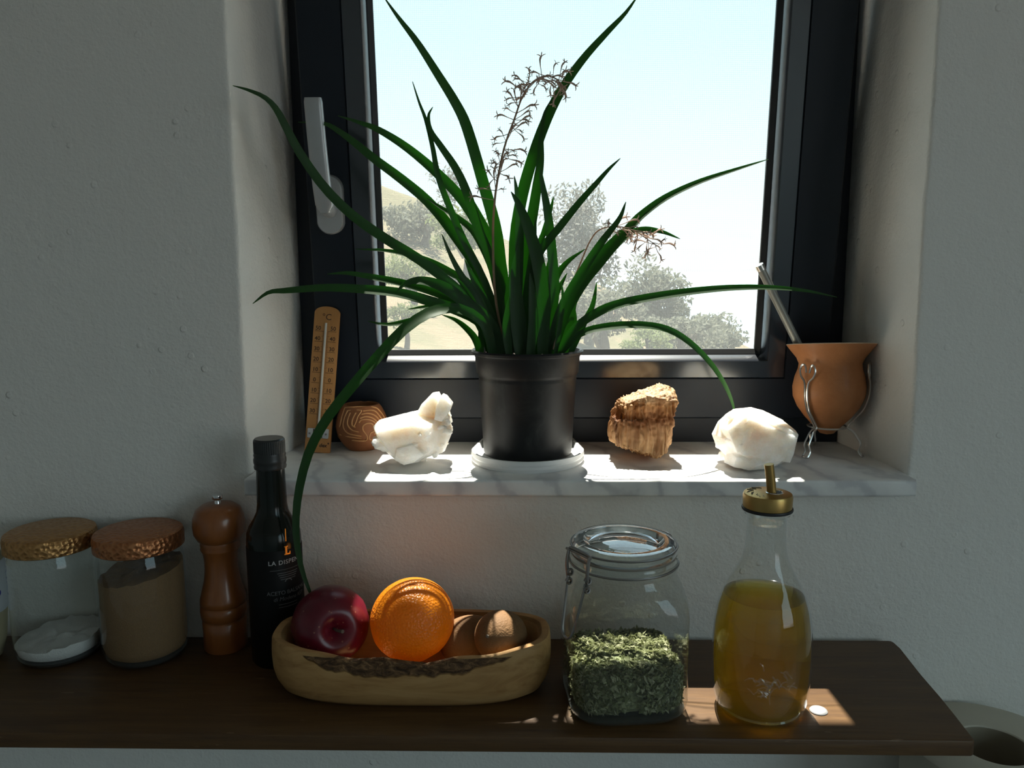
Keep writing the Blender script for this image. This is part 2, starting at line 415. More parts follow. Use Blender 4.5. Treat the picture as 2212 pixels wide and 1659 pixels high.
# handle
hx, hv = sash_px(715, 442)
mb = MB()
def oblong(w, h, n, k=28):
    pts = []
    for i in range(k):
        a = 2*pi*i/k; x = w/2*cos(a); z = w/2*sin(a)+(h-w)/2*(1 if sin(a) >= 0 else -1)
        pts.append(sash(hx+x, hv+z, n))
    return pts
mb.loft([oblong(0.032, 0.068, 0), oblong(0.032, 0.068, -0.008), oblong(0.029, 0.065, -0.0105)], True, False, True)
rose = part(win, 'handle_rosette', mb, 'silver', smooth=40); rose['label'] = 'satin silver handle rosette'
NL = -0.046
bx, bv = sash_px(697, 452, NL); tx, tv = sash_px(676, 211, NL)
mb = MB(); rings = []
K = 26
for i in range(K+1):
    t = i/K; v = bv+(tv-bv)*t; x = bx+(tx-bx)*t
    n = NL + 0.012*(1-t)**3
    w = 0.0100 - 0.0004*t; d = 0.0065-0.001*t
    if i == 0: w *= 0.55; v -= 0.004
    if i == K: w *= 0.93; d *= 0.8
    ring = []
    for j in range(16):
        a = 2*pi*j/16; ca, sa = cos(a), sin(a)
        ring.append(sash(x + w*abs(ca)**0.45*(1 if ca > 0 else -1), v, n + d*abs(sa)**0.45*(1 if sa > 0 else -1)))
    rings.append(ring)
mb.loft(rings, True, True, True)
P0 = sash(hx, hv-0.006, -0.008); P1 = sash(bx, bv+0.004, NL+0.010)
mb.tube([P0, P0*0.6+P1*0.4, P1], [0.0095, 0.0088, 0.0092], 16)
lev = part(rose, 'handle_lever', mb, 'silver', smooth=40); lev['label'] = 'satin silver lever pointing upwards'

# insect screen on the outside of the fixed frame: fine woven mesh
m, nt = newmat('insect_mesh'); c = coords(nt)
sx = nd(nt, 'SeparateXYZ'); lk(nt, c, sx.inputs[0])
def grid(axis, period, duty):
    a = nd(nt, 'Math', operation='MULTIPLY'); lk(nt, sx.outputs[axis], a.inputs[0]); a.inputs[1].default_value = 1/period
    b = nd(nt, 'Math', operation='FRACT'); lk(nt, a.outputs[0], b.inputs[0])
    d = nd(nt, 'Math', operation='LESS_THAN'); lk(nt, b.outputs[0], d.inputs[0]); d.inputs[1].default_value = duty; return d.outputs[0]
gx, gz = grid('X', 0.0024, 0.31), grid('Z', 0.0024, 0.31)
mxg = nd(nt, 'Math', operation='MAXIMUM'); lk(nt, gx, mxg.inputs[0]); lk(nt, gz, mxg.inputs[1])
df = nd(nt, 'BsdfDiffuse'); df.inputs[0].default_value = (0.12, 0.12, 0.12, 1)
tl = nd(nt, 'BsdfTranslucent'); tl.inputs[0].default_value = (0.12, 0.125, 0.13, 1)
ms = nd(nt, 'MixShader'); ms.inputs[0].default_value = 0.55; lk(nt, df.outputs[0], ms.inputs[1]); lk(nt, tl.outputs[0], ms.inputs[2])
mg2 = nd(nt, 'Math', operation='MULTIPLY_ADD'); lk(nt, mxg.outputs[0], mg2.inputs[0]); mg2.inputs[1].default_value = 0.18; mg2.inputs[2].default_value = 0.46
tr = nd(nt, 'BsdfTransparent'); mx = nd(nt, 'MixShader'); lk(nt, mg2.outputs[0], mx.inputs[0]); lk(nt, tr.outputs[0], mx.inputs[1]); lk(nt, ms.outputs[0], mx.inputs[2])
o_ = nd(nt, 'OutputMaterial'); lk(nt, mx.outputs[0], o_.inputs[0]); M['mesh'] = m
scr = part(win, 'insect_screen', MB().face([(FL+0.03, 0.238, FZ0+0.03), (FR-0.03, 0.238, FZ0+0.03), (FR-0.03, 0.238, FZ1-0.03), (FL+0.03, 0.238, FZ1-0.03)]), 'mesh', smooth=0)
scr['label'] = 'fine woven insect screen'

# ------------------------------------------------------------------ outdoors
def skyline(u):
    pts = [(-0.6, 9.0), (-0.20, 6.2), (-0.14, 5.0), (-0.07, 3.0), (-0.01, 1.6), (0.06, -0.4), (0.12, -2.2), (0.20, -3.6), (0.27, -5.6), (0.33, -7.2), (0.7, -11)]
    for (a, ea), (b, eb) in zip(pts, pts[1:]):
        if a <= u <= b: return ea+(eb-ea)*(u-a)/(b-a)
    return pts[0][1] if u < pts[0][0] else pts[-1][1]
def ground(u, d):
    s = min(1, max(0, (d-4)/41.0))**0.55
    e = -15.0 + (skyline(u)+15.0)*s
    return CAM.z + d*math.tan(radians(e)) + 0.10*noise.noise(V((u*d*0.6, d*0.6, 0)))*min(1, d/10)
mb = MB(); rings = []
ds = [1.4+0.9*i for i in range(6)]+[7+i*1.4 for i in range(28)]+[48, 55, 66]
us = [-0.7+0.02*i for i in range(71)]
for d in ds:
    dd = min(d, 46)
    rings.append([(u*d+0.0, CAM.y+d, ground(u, dd) if d <= 46 else ground(u, 46)-(d-46)*0.5) for u in us])
mb.loft(rings, closed=False)
m, nt = newmat('dry_grass_slope'); c = coords(nt)
f1 = noise_tex(nt, c, 0.35, 4); f2 = noise_tex(nt, c, 3.0, 5, 0.7)
cc = ramp(nt, f1, [(0.36, (0.17, 0.13, 0.08)), (0.44, (0.18, 0.145, 0.09)), (0.51, (0.11, 0.112, 0.06)), (0.72, (0.07, 0.085, 0.04))])
finish(nt, mixc(nt, f2, cc, tuple((0.155, 0.125, 0.085))), 0.95, normal=bump(nt, f2, 0.15), spec=0.1); M['slope'] = m
tag(mb.build('hillside', 'slope', smooth=60), 'dry grass hillside falling away to the sea', kind='structure')
mb = MB().face([(-4000, 150, -75), (9000, 150, -75), (9000, 15000, -75), (-4000, 15000, -75)])
M['sea'] = plain('hazy_sea', (0.20, 0.27, 0.32), 0.6, var=0.06, nscale=0.002, spec=0.2)
tag(mb.build('sea', 'sea', smooth=0), 'hazy pale blue sea below the horizon', kind='structure')
M['bark'] = plain('olive_bark', (0.12, 0.10, 0.08), 0.9, var=0.3, nscale=8)
def foliage(name, col_):
    m, nt = newmat(name); c = coords(nt); f = noise_tex(nt, c, 2.2, 3)
    cc = mixc(nt, f, tuple(x*0.7 for x in col_), tuple(x*1.25 for x in col_))
    finish(nt, cc, 0.7, spec=0.2, trans=(0.35, col_)); return m
M['olive_leaf'] = foliage('olive_foliage', (0.15, 0.155, 0.11))
M['scrub_leaf'] = foliage('scrub_foliage', (0.17, 0.20, 0.075))
M['grey_leaf'] = foliage('grey_foliage', (0.15, 0.15, 0.125))
def make_tree(name, px, py, d, wpx, hpx, mat, label, cat, seed, n=1500, base_drop=0.6, leaf=0.09, lobes=9):
    """crown centred at pixel (px,py) at distance d, trunk down to the slope"""
    rnd = random.Random(seed)
    c = aty(px, py, CAM.y+d); zc = depth(c); rx = wpx/2*zc/FPX; rz = hpx/2*zc/FPX
    g = ground(c.x/d, d)
    root = thing(name, (c.x, c.y, g), label, cat, 'trees and bushes on the slope')
    mb = MB(); top = V((c.x, c.y, c.z))
    b0 = V((c.x+0.1*rx, c.y, g-0.15))
    mb.tube(catmull([b0, (b0+top)*0.5+V((rx*0.12, 0, 0)), top], 8), [0.09*rx*(1.2-0.1*i)+0.01 for i in range(8)], 7)
    part(root, 'trunk', mb, 'bark')
    blobs = []
    for i in range(lobes):
        a = rnd.uniform(0, 2*pi); r = rnd.uniform(0.2, 0.72)
        q = V((cos(a)*r*rx, rnd.uniform(-0.5, 0.5)*rx, sin(a)*r*rz)); blobs.append((q, rnd.uniform(0.28, 0.48)))
        mb = MB(); mb.tube(catmull([(b0+top)*0.5, c+q*0.5-V((0, 0, 0.1*rz)), c+q], 6), [0.03*rx*(1-0.14*k) for k in range(6)], 5)
        part(root, 'branch', mb, 'bark')
    mb = MB()
    for i in range(n):
        q, s = rnd.choice(blobs)
        v = V((rnd.gauss(0, 1), rnd.gauss(0, 1), rnd.gauss(0, 1))).normalized()*(rnd.uniform(0.15, 1.0)**0.5)*s
        p = c+q+V((v.x*rx, v.y*rx, v.z*rz))
        a = V((rnd.gauss(0, 1), rnd.gauss(0, 1), rnd.gauss(0, 1))).normalized(); b = a.orthogonal().normalized()
        L = leaf*rnd.uniform(0.6, 1.4)
        mb.face([p-a*L, p+b*L*0.45, p+a*L, p-b*L*0.45])
    cr = part(root, 'crown', mb, mat, smooth=0); return root
make_tree('olive_tree', 1262, 505, 24, 215, 260, 'grey_leaf', 'tall grey green olive tree rising above the slope', 'tree', 3, 4200, leaf=0.085, lobes=14)
make_tree('olive_tree', 1405, 650, 19, 200, 230, 'olive_leaf', 'rounded olive tree in front of the sea', 'tree', 4, 4200, leaf=0.07, lobes=14)
make_tree('coastal_bush', 1545, 728, 17, 180, 95, 'olive_leaf', 'low spreading bush where the slope drops to the sea', 'bush', 5, 2400, leaf=0.055, lobes=12)
make_tree('slender_tree', 962, 400, 40, 100, 120, 'grey_leaf', 'thin bare looking tree on the hill crest', 'tree', 6, 650, leaf=0.09, lobes=8)
make_tree('scrub_bush', 905, 480, 34, 190, 110, 'olive_leaf', 'grey scrub bush below the hill crest', 'bush', 7, 2400, leaf=0.10, lobes=14)
make_tree('scrub_bush', 995, 505, 30, 170, 110, 'scrub_leaf', 'yellow green scrub bush under the slender tree', 'bush', 8, 2200, leaf=0.09, lobes=14)
make_tree('scrub_bush', 880, 585, 20, 170, 80, 'scrub_leaf', 'bright green bush in the dry grass', 'bush', 9, 2000, leaf=0.05, lobes=12)
make_tree('scrub_bush', 1290, 665, 15, 230, 150, 'olive_leaf', 'wide dark bush at the foot of the olive trees', 'bush', 10, 3000, leaf=0.05, lobes=15)
make_tree('scrub_bush', 1465, 715, 15, 200, 110, 'olive_leaf', 'grey green bush beside the rounded olive tree', 'bush', 11, 2600, leaf=0.05, lobes=14)
make_tree('scrub_bush', 870, 680, 14, 110, 70, 'scrub_leaf', 'small green bush low in the dry grass', 'bush', 12, 1200, leaf=0.035, lobes=9)
make_tree('scrub_bush', 1150, 600, 26, 120, 110, 'grey_leaf', 'grey bush left of the tall olive tree', 'bush', 13, 1800, leaf=0.07, lobes=11)
make_tree('scrub_bush', 1400, 735, 13, 140, 60, 'scrub_leaf', 'low yellowish bush in front of the rounded olive tree', 'bush', 14, 1500, leaf=0.035, lobes=11)

# ================================================================== shelf
pts = [(-0.80, 0.0), (-0.80, -0.186)]
pts += [(0.3745, -0.186), (0.3775, -0.1845)]
for q in ((2085, 1572), (2060, 1540), (2030, 1503), (1990, 1457), (1945, 1400)):
    p = atz(*q, 0); pts.append((p.x, p.y))
pts += [(0.3893, -0.004), (0.3880, -0.001), (0.385, 0.0)]
mb = MB().prism([(x, y, -0.0145) for x, y in pts], (0, 0, 0.0145))
shelf = thing('wall_shelf', (-0.1, 0.0, -0.0145), 'long dark stained wooden shelf board under the window', 'shelf')
part(shelf, 'board', mb, 'shelf', smooth=30, bevel=0.0012)
M['bracket'] = plain('grey_bracket', (0.10, 0.10, 0.11), 0.45, 0.6)
for bxx in (aty(1658, 1628, -0.150).x, -0.42):
    mb = MB(); mb.box((bxx-0.010, -0.150, -0.0175), (bxx+0.010, WALL_Y+0.001, -0.0144)); mb.box((bxx-0.010, WALL_Y-0.003, -0.13), (bxx+0.010, WALL_Y+0.001, -0.0144))
    br = part(shelf, 'bracket', mb, 'bracket')
    mb = MB().lathe([(0.0075, -0.0205), (0.0085, -0.0175), (0.0085, -0.0144)], (bxx, -0.158, 0), 14)
    part(br, 'screw_head', mb, 'darksteel')

# ================================================================== potted plant on its saucer
PC = V((atz(1140, 985, SILL_Z).x, 0.074, SILL_Z))
sauc = MB()
def saucer_ring(r, z, back):
    pts = []
    for i in range(56):
        a = 2*pi*i/56; x, y = r*cos(a), r*sin(a)
        if y > 0:                        # the back of the dish is square-cut with slanting sides
            x = x if abs(cos(a)) < 0.1 else x
            x = math.copysign(min(abs(r*(1.0-0.22*(y/r))), abs(x)*1.55), x); y = min(y*1.45, back)
        pts.append((PC.x+x, PC.y-0.004+y, PC.z+z))
    return pts
rings = [saucer_ring(0.056, 0.0, 0.060), saucer_ring(0.0625, 0.0, 0.063), saucer_ring(0.0645, 0.004, 0.064), saucer_ring(0.0630, 0.0065, 0.064),
         saucer_ring(0.0645, 0.0085, 0.064), saucer_ring(0.0640, 0.013, 0.064), saucer_ring(0.0615, 0.013, 0.061), saucer_ring(0.0585, 0.007, 0.058)]
sauc.loft(rings, True, True, True)
M['whiteplastic'] = plain('white_plastic', (0.80, 0.80, 0.79), 0.42, var=0.04, nscale=20)
tag(sauc.build('plant_saucer', 'whiteplastic', smooth=35), 'white plastic saucer under the black plant pot', 'saucer')

zr = aty(1147, 757, PC.y-0.02).z                      # rim height
plant = thing('potted_plant', (PC.x, PC.y, PC.z+0.007), 'strappy dark green plant with dry flower spikes in black nursery pot', 'potted plant')
m, nt = newmat('black_pot_plastic'); c = coords(nt)
smg = ramp(nt, noise_tex(nt, c, 26, 5, 0.65, 0.8), [(0.50, (0.008, 0.009, 0.010)), (0.64, (0.022, 0.023, 0.023)), (0.82, (0.07, 0.07, 0.067))])
finish(nt, smg, 0.48, spec=0.4); M['pot'] = m
zb = PC.z+0.0075; H = zr-zb
prof = [(0.046, 0), (0.0495, 0.001), (0.0505, 0.004), (0.0555, H-0.030), (0.0567, H-0.0275), (0.0578, H-0.026), (0.0592, H-0.009), (0.0600, H-0.006), (0.0625, H-0.0045), (0.0632, H-0.002), (0.0620, H), (0.0590, H-0.001), (0.0570, H-0.012), (0.050, 0.02)]
part(plant, 'pot', MB().lathe(prof, (PC.x, PC.y, zb), 56, True, False), 'pot', smooth=35)
M['soil'] = plain('potting_soil', (0.035, 0.024, 0.017), 0.95, var=0.5, nscale=300, bdist=0.002, bscale=300)
mb = MB(); rings = [[(PC.x+0.0575*k*cos(2*pi*j/40), PC.y+0.0575*k*sin(2*pi*j/40), zr-0.008+0.004*noise.noise(V((k*9*cos(2*pi*j/40), k*9*sin(2*pi*j/40), 0)))) for j in range(40)] for k in (1, 0.8, 0.6, 0.4, 0.2, 0.05)]
mb.loft(rings, True, False, True)
rs = random.Random(5)
for i in range(90):
    a = rs.uniform(0, 2*pi); r = 0.055*sqrt(rs.random()); s = rs.uniform(0.0008, 0.0025)
    mb.lathe([(0.1*s, -s), (s, -0.2*s), (0.8*s, 0.6*s), (0.1*s, s)], (PC.x+r*cos(a), PC.y+r*sin(a), zr-0.006), 6)
so = part(plant, 'soil', mb, 'soil', smooth=50); so['kind'] = 'stuff'
M['chip'] = plain('pale_bits', (0.6, 0.5, 0.4), 0.8)

def leafmat(name, base, tcol, amt):
    m, nt = newmat(name); c = coords(nt); f = noise_tex(nt, c, 35, 3)
    cc = mixc(nt, f, tuple(x*0.75 for x in base), tuple(x*1.3 for x in base))
    finish(nt, cc, 0.5, spec=0.32, trans=(amt, tcol)); return m
M['leaf'] = leafmat('leaf_green', (0.034, 0.076, 0.030), (0.11, 0.36, 0.03), 0.38)
UPV = V((0, 0, 1))
def leaf(pxs, w, ys, mat='leaf', twist=0.0, fold=0.22, root_w=0.7, power=2.2):
    """pixels from root to tip; ys = distance behind the wall plane at points spread along the leaf"""
    n = len(pxs); P = []
    for i, (x, y) in enumerate(pxs):
        t = i/(n-1)*(len(ys)-1); k = min(int(t), len(ys)-2); Y = ys[k]+(ys[k+1]-ys[k])*(t-k)
        P.append(aty(x, y, Y))
    P[0] = P[0] + V((0, 0, -0.004))
    N = 30; C_ = catmull(P, N); rings = []
    wm = w*0.5*depth(P[n//2])/FPX
    for i, p in enumerate(C_):
        t = i/(N-1); tan = (C_[min(i+1, N-1)]-C_[max(i-1, 0)]).normalized()
        toc = (CAM-p).normalized()
        nrm = (toc*0.85+UPV*0.45+V((twist, 0, 0))).normalized()
        side = tan.cross(nrm)
        if side.length < 1e-4: side = V((1, 0, 0))
        side.normalize(); nn = side.cross(tan).normalized()
        if nn.dot(nrm) < 0: nn = -nn
        ww = wm*min(1.0, root_w+1.3*t)*max(0.0, 1-t**power)**0.85+0.00035
        th = 0.0009*(1-0.6*t); fd = fold*ww*(1-0.4*t)
        top = [p+side*(s*ww)+nn*(abs(s)**1.3*fd) for s in (-1, -0.5, 0, 0.5, 1)]
        bot = [p+side*(s*ww)+nn*(abs(s)**1.3*fd-th) for s in (0.55, 0, -0.55)]
        rings.append(top+bot)
    mb = MB().loft(rings, True, True, True)
    return part(plant, 'leaf', mb, mat, smooth=60)
D = MI = LI = 'leaf'
LEAVES = [
 ([(1105, 748), (1085, 590), (1072, 500), (1045, 400), (1010, 280), (985, 225), (945, 160), (900, 90), (862, 40), (828, -8)], 26, (.085, .07, .05), D),
 ([(1122, 748), (1110, 560), (1125, 440), (1150, 345), (1180, 262), (1215, 192), (1260, 128), (1310, 72), (1350, 30), (1380, -12)], 27, (.085, .075, .06), D),
 ([(1080, 752), (1010, 648), (960, 603), (900, 558), (830, 515), (760, 465), (700, 405), (650, 335), (620, 280), (597, 237), (572, 211), (537, 195), (503, 185)], 25, (.055, .03, .0, -.035), D),
 ([(1092, 752), (1088, 620), (1052, 522), (1005, 440), (945, 375), (880, 320), (820, 282), (780, 266), (730, 250)], 25, (.09, .09, .085), MI),
 ([(1092, 752), (1042, 605), (985, 512), (930, 442), (870, 390), (810, 345), (770, 312), (735, 286), (700, 267), (644, 264)], 25, (.08, .075, .07), D),
 ([(1100, 752), (1052, 620), (1002, 520), (968, 440), (946, 380), (935, 320), (920, 260), (905, 220), (891, 176)], 18, (.07, .06, .05), D, 1.2),
 ([(1105, 752), (1062, 570), (1035, 500), (1010, 420), (985, 365), (955, 320), (930, 282), (926, 250), (935, 231)], 22, (.065, .055, .05), D, 1.6),
 ([(1075, 752), (1042, 655), (1010, 612), (975, 590), (930, 566), (880, 550), (830, 541), (768, 538)], 19, (.09, .095, .09), MI),
 ([(1075, 755), (1042, 692), (1000, 657), (940, 632), (870, 612), (800, 598), (750, 590), (707, 592)], 22, (.07, .07, .065), LI),
 ([(1070, 755), (1040, 702), (990, 672), (930, 652), (860, 633), (780, 625), (700, 622), (620, 628), (580, 632), (546, 656)], 26, (.05, .02, -.01), D),
 ([(1085, 755), (1060, 703), (1010, 657), (960, 622), (915, 607), (880, 611), (856, 630)], 30, (.045, .03, .02), D),
 ([(1065, 757), (1048, 702), (1000, 670), (960, 668), (920, 680), (870, 715), (820, 768), (770, 825), (720, 886), (690, 932), (665, 985), (648, 1050), (640, 1110), (641, 1170), (652, 1230), (668, 1275), (676, 1294)], 28, (.04, .015, -.02, -.056, -.080, -.080), D),
 ([(1058, 755), (1028, 692), (980, 669), (930, 681), (880, 694), (835, 701), (795, 694)], 17, (.09, .10, .10), LI),
 ([(1065, 755), (1030, 688), (980, 668), (930, 662), (881, 668)], 15, (.095, .10, .10), MI),
 ([(1036, 757), (1028, 735), (1010, 712), (985, 692), (955, 680)], 15, (.075, .08, .085), LI),
 ([(1040, 757), (1040, 715), (1043, 690), (1055, 655)], 13, (.085, .09, .09), LI),
 ([(1080, 752), (1037, 652), (1000, 600), (975, 555), (954, 505)], 16, (.05, .045, .04), D),
 ([(1097, 752), (1072, 610), (1030, 512), (990, 472), (955, 450), (922, 428)], 18, (.075, .07, .07), MI),
 ([(1108, 752), (1087, 565), (1056, 500), (1030, 450), (1003, 402)], 11, (.10, .10, .10), D),
 ([(1172, 757), (1175, 650), (1162, 565), (1142, 495), (1122, 445), (1104, 414)], 31, (.035, .03, .03), D),
 ([(1112, 755), (1118, 610), (1122, 485), (1118, 430), (1111, 380)], 22, (.06, .06, .06), D),
 ([(1135, 755), (1130, 640), (1142, 520), (1155, 440), (1163, 385), (1168, 345), (1169, 300), (1175, 250), (1191, 214)], 32, (.07, .07, .07), D, 1.1),
 ([(1178, 757), (1196, 645), (1192, 545), (1182, 455), (1172, 400), (1167, 360)], 23, (.045, .045, .05), D),
 ([(1150, 757), (1150, 610), (1165, 548), (1210, 490), (1250, 440), (1285, 400), (1315, 366), (1340, 342)], 19, (.04, .035, .03), D),
 ([(1158, 755), (1160, 565), (1176, 500), (1189, 455), (1196, 425)], 14, (.09, .09, .09), D),
 ([(1195, 757), (1235, 650), (1295, 570), (1362, 490), (1392, 460), (1440, 426), (1510, 393), (1590, 366), (1660, 344)], 22, (.07, .08, .085), MI),
 ([(1190, 757), (1222, 665), (1260, 602), (1310, 542), (1352, 497), (1402, 452)], 34, (.05, .05, .05), MI),
 ([(1180, 757), (1215, 662), (1262, 580), (1302, 520), (1337, 474), (1352, 436)], 20, (.04, .035, .03), D),
 ([(1200, 757), (1242, 645), (1302, 562), (1350, 512), (1390, 496), (1430, 501), (1469, 516)], 20, (.09, .10, .10), MI),
 ([(1180, 750), (1188, 650), (1200, 602), (1225, 567), (1264, 538)], 19, (.095, .10, .10), LI),
 ([(1205, 757), (1240, 712), (1290, 676), (1340, 656), (1420, 640), (1500, 629), (1580, 622), (1660, 621), (1740, 628), (1808, 642)], 21, (.05, .04, .04), D),
 ([(1208, 758), (1255, 721), (1310, 706), (1380, 702), (1440, 711), (1490, 740), (1535, 785), (1565, 830), (1582, 870), (1589, 905)], 17, (.05, .06, .105), D),
 ([(1232, 757), (1258, 705), (1280, 660), (1289, 610)], 15, (.055, .055, .05), D),
 ([(1228, 757), (1238, 712), (1240, 680), (1236, 650)], 16, (.09, .09, .09), MI),
 ([(1095, 757), (1100, 660), (1110, 580), (1104, 510)], 26, (.05, .05, .05), D),
 ([(1140, 759), (1142, 660), (1148, 580), (1158, 470)], 30, (.045, .045, .045), D),
 ([(1125, 760), (1118, 680), (1112, 600), (1122, 520)], 34, (.038, .035, .035), D),
 ([(1160, 760), (1165, 690), (1178, 620), (1196, 520)], 26, (.05, .05, .05), D),
 ([(1080, 758), (1060, 690), (1035, 630), (1004, 560)], 28, (.06, .055, .05), D),
 ([(1070, 758), (1040, 690), (1018, 640), (985, 600)], 24, (.08, .08, .08), D),
 ([(1100, 760), (1094, 715), (1095, 680), (1100, 640)], 18, (.032, .03, .03), LI),
 ([(1190, 760), (1182, 700), (1200, 640), (1225, 590)], 22, (.06, .06, .06), MI),
 ([(1215, 759), (1225, 715), (1240, 640), (1270, 570), (1320, 520)], 22, (.07, .07, .07), D),
 ([(1145, 760), (1152, 700), (1150, 640), (1145, 590)], 22, (.032, .03, .03), D),
 ([(1060, 758), (1055, 700), (1052, 660), (1040, 610)], 18, (.09, .09, .09), LI),
 ([(1200, 758), (1210, 700), (1216, 650), (1213, 610)], 10, (.035, .03, .03), D),
]
for L_ in LEAVES:
    leaf(L_[0], L_[1], L_[2], L_[3], twist=random.uniform(-0.25, 0.25), power=L_[4] if len(L_) > 4 else 2.2)

# dry flower spikes
M['straw'] = plain('dry_straw_brown', (0.42, 0.29, 0.20), 0.8, var=0.25, nscale=120, trans=(0.3, (0.5, 0.35, 0.25)))
M['floret'] = plain('dry_floret', (0.55, 0.43, 0.36), 0.8, var=0.25, nscale=200, trans=(0.4, (0.6, 0.46, 0.38)))
def floret_mesh(seed):
    r = random.Random(seed); mb = MB()
    L = 0.016; b1, b2 = r.uniform(-0.002, 0.002), r.uniform(-0.002, 0.002)
    path = catmull([(0, 0, 0), (b1, b2, L*0.45), (b1*1.5, b2*1.5+0.001, L*0.8), (b1, b2*2, L)], 7)
    mb.tube(path, [0.00035, 0.0003, 0.0003, 0.0005, 0.0007, 0.0009, 0.0006], 5)
    for k in range(4):
        a = 2*pi*k/4+r.uniform(-0.4, 0.4); d = V((cos(a), sin(a), 0.7))
        mb.tube([path[-1], path[-1]+d*0.0022, path[-1]+d*0.0036+V((0, 0, -0.0008))], [0.0004, 0.0004, 0.0002], 4)
    o = mb.build('floret', 'floret', smooth=60); me = o.data; bpy.data.objects.remove(o); return me
FM = [floret_mesh(i) for i in range(6)]
def spike(pxs, ys, t0, count, rad, seed):
    P = []; n = len(pxs)
    for i, (x, y) in enumerate(pxs): P.append(aty(x, y, ys[0]+(ys[1]-ys[0])*i/(n-1)))
    C_ = catmull(P, 40)
    st = part(plant, 'flower_stalk', MB().tube(C_, [rad*(1-0.6*i/39) for i in range(40)], 6), 'straw')
    r = random.Random(seed)
    for i in range(count):
        t = t0+(1-t0)*(i+r.random())/count; k = min(int(t*39), 38); p = C_[k]; tan = (C_[k+1]-C_[k]).normalized()
        a = V((r.gauss(0, 1), r.gauss(0, 0.8), r.gauss(0, 0.6))).normalized()
        d = (a*0.9+tan*0.45+V((0, 0, -0.35*r.random()))).normalized()
        o = bpy.data.objects.new('floret', r.choice(FM)); col.objects.link(o); o.parent = st
        o.rotation_mode = 'QUATERNION'; o.rotation_quaternion = d.to_track_quat('Z', 'Y')
        off = plant.location + st.location
        o.location = p-off; s = r.uniform(0.85, 1.6)*(1.15-0.30*t); o.scale = (s, s, s)
    return st
spike([(1090, 752), (1070, 640), (1065, 520), (1068, 440), (1078, 370), (1092, 310), (1112, 255), (1128, 210), (1150, 178), (1178, 164), (1204, 172), (1216, 192)], (.06, .035), 0.30, 84, 0.0016, 11)
spike([(1195, 755), (1215, 660), (1245, 590), (1275, 520), (1300, 494), (1340, 490), (1372, 500), (1400, 518), (1425, 535)], (.05, .04), 0.55, 34, 0.0011, 12)

# ================================================================== stones on the sill
def chunks(name, loc, pieces, mat, voxel, seed, disp, label, cat, freq=60, facet=False, grain=None):
    """union of convex pieces (lists of points), remeshed and roughened"""
    r = random.Random(seed); bm = bmesh.new()
    for pts in pieces:
        vs = [bm.verts.new(V(p)-V(loc)) for p in pts]
        res = bmesh.ops.convex_hull(bm, input=vs)
        junk = [g for g in res.get('geom_interior', []) + res.get('geom_unused', []) if isinstance(g, bmesh.types.BMVert)]
        if junk: bmesh.ops.delete(bm, geom=list(set(junk)), context='VERTS')
    bmesh.ops.recalc_face_normals(bm, faces=bm.faces)
    me = bpy.data.meshes.new(name); bm.to_mesh(me); bm.free()
    o = bpy.data.objects.new(name, me); col.objects.link(o); o.location = loc
    md = o.modifiers.new('remesh', 'REMESH'); md.mode = 'VOXEL' if voxel < 1 else 'SHARP'
    if voxel < 1: md.voxel_size = voxel
    else: md.octree_depth = voxel; md.scale = 0.95; md.sharpness = 1.0; md.use_remove_disconnected = True
    bpy.context.view_layer.update(); bake(o)
    me = o.data; nrm = [v.normal.copy() for v in me.vertices]
    for v, n in zip(me.vertices, nrm):
        p = v.co.copy(); v.co = p + n*disp(p)
    zmin = min(v.co.z for v in me.vertices)
    for v in me.vertices:
        v.co.z -= zmin
    me.update()
    me.polygons.foreach_set('use_smooth', [not facet]*len(me.polygons))
    me.materials.clear(); me.materials.append(M[mat])
    o.location = V(loc); o.location.z = loc[2]
    return tag(o, label, cat)
def slab_pts(outline, Y, thick, seed, shrink=0.72, bulge=0.35):
    """3-D point cloud around a pixel outline standing at distance Y: full outline in the middle, smaller front and back faces"""
    r = random.Random(seed); mid = [aty(x, y, Y) for x, y in outline]; c = sum(mid, V())/len(mid); pts = []
    for p in mid:
        pts.append(p+V((0, r.uniform(-0.3, 0.3)*thick*0.4, 0)))
        for s in (-1, 1):
            q = c+(p-c)*(shrink+r.uniform(-0.10, 0.10)); pts.append(q+V((0, s*thick*0.5*(1+r.uniform(-0.2, 0.2)), 0)))
    pts.append(c+V((0, -thick*(0.5+bulge*0.3), 0))); return pts
m, nt = newmat('milky_quartz'); c = coords(nt)
f = noise_tex(nt, c, 55, 5, 0.6)
cc = ramp(nt, f, [(0.3, (0.82, 0.73, 0.62)), (0.5, (0.88, 0.83, 0.76)), (0.7, (0.92, 0.90, 0.87))])
finish(nt, cc, 0.28, normal=bump(nt, noise_tex(nt, c, 260, 4, 0.65), 0.0008), spec=0.5)
pb = [n for n in nt.nodes if n.type == 'BSDF_PRINCIPLED'][0]
pb.inputs['Subsurface Weight'].default_value = 1.0; pb.inputs['Subsurface Radius'].default_value = (1.0, 0.9, 0.78); pb.inputs['Subsurface Scale'].default_value = 0.018
M['quartz'] = m
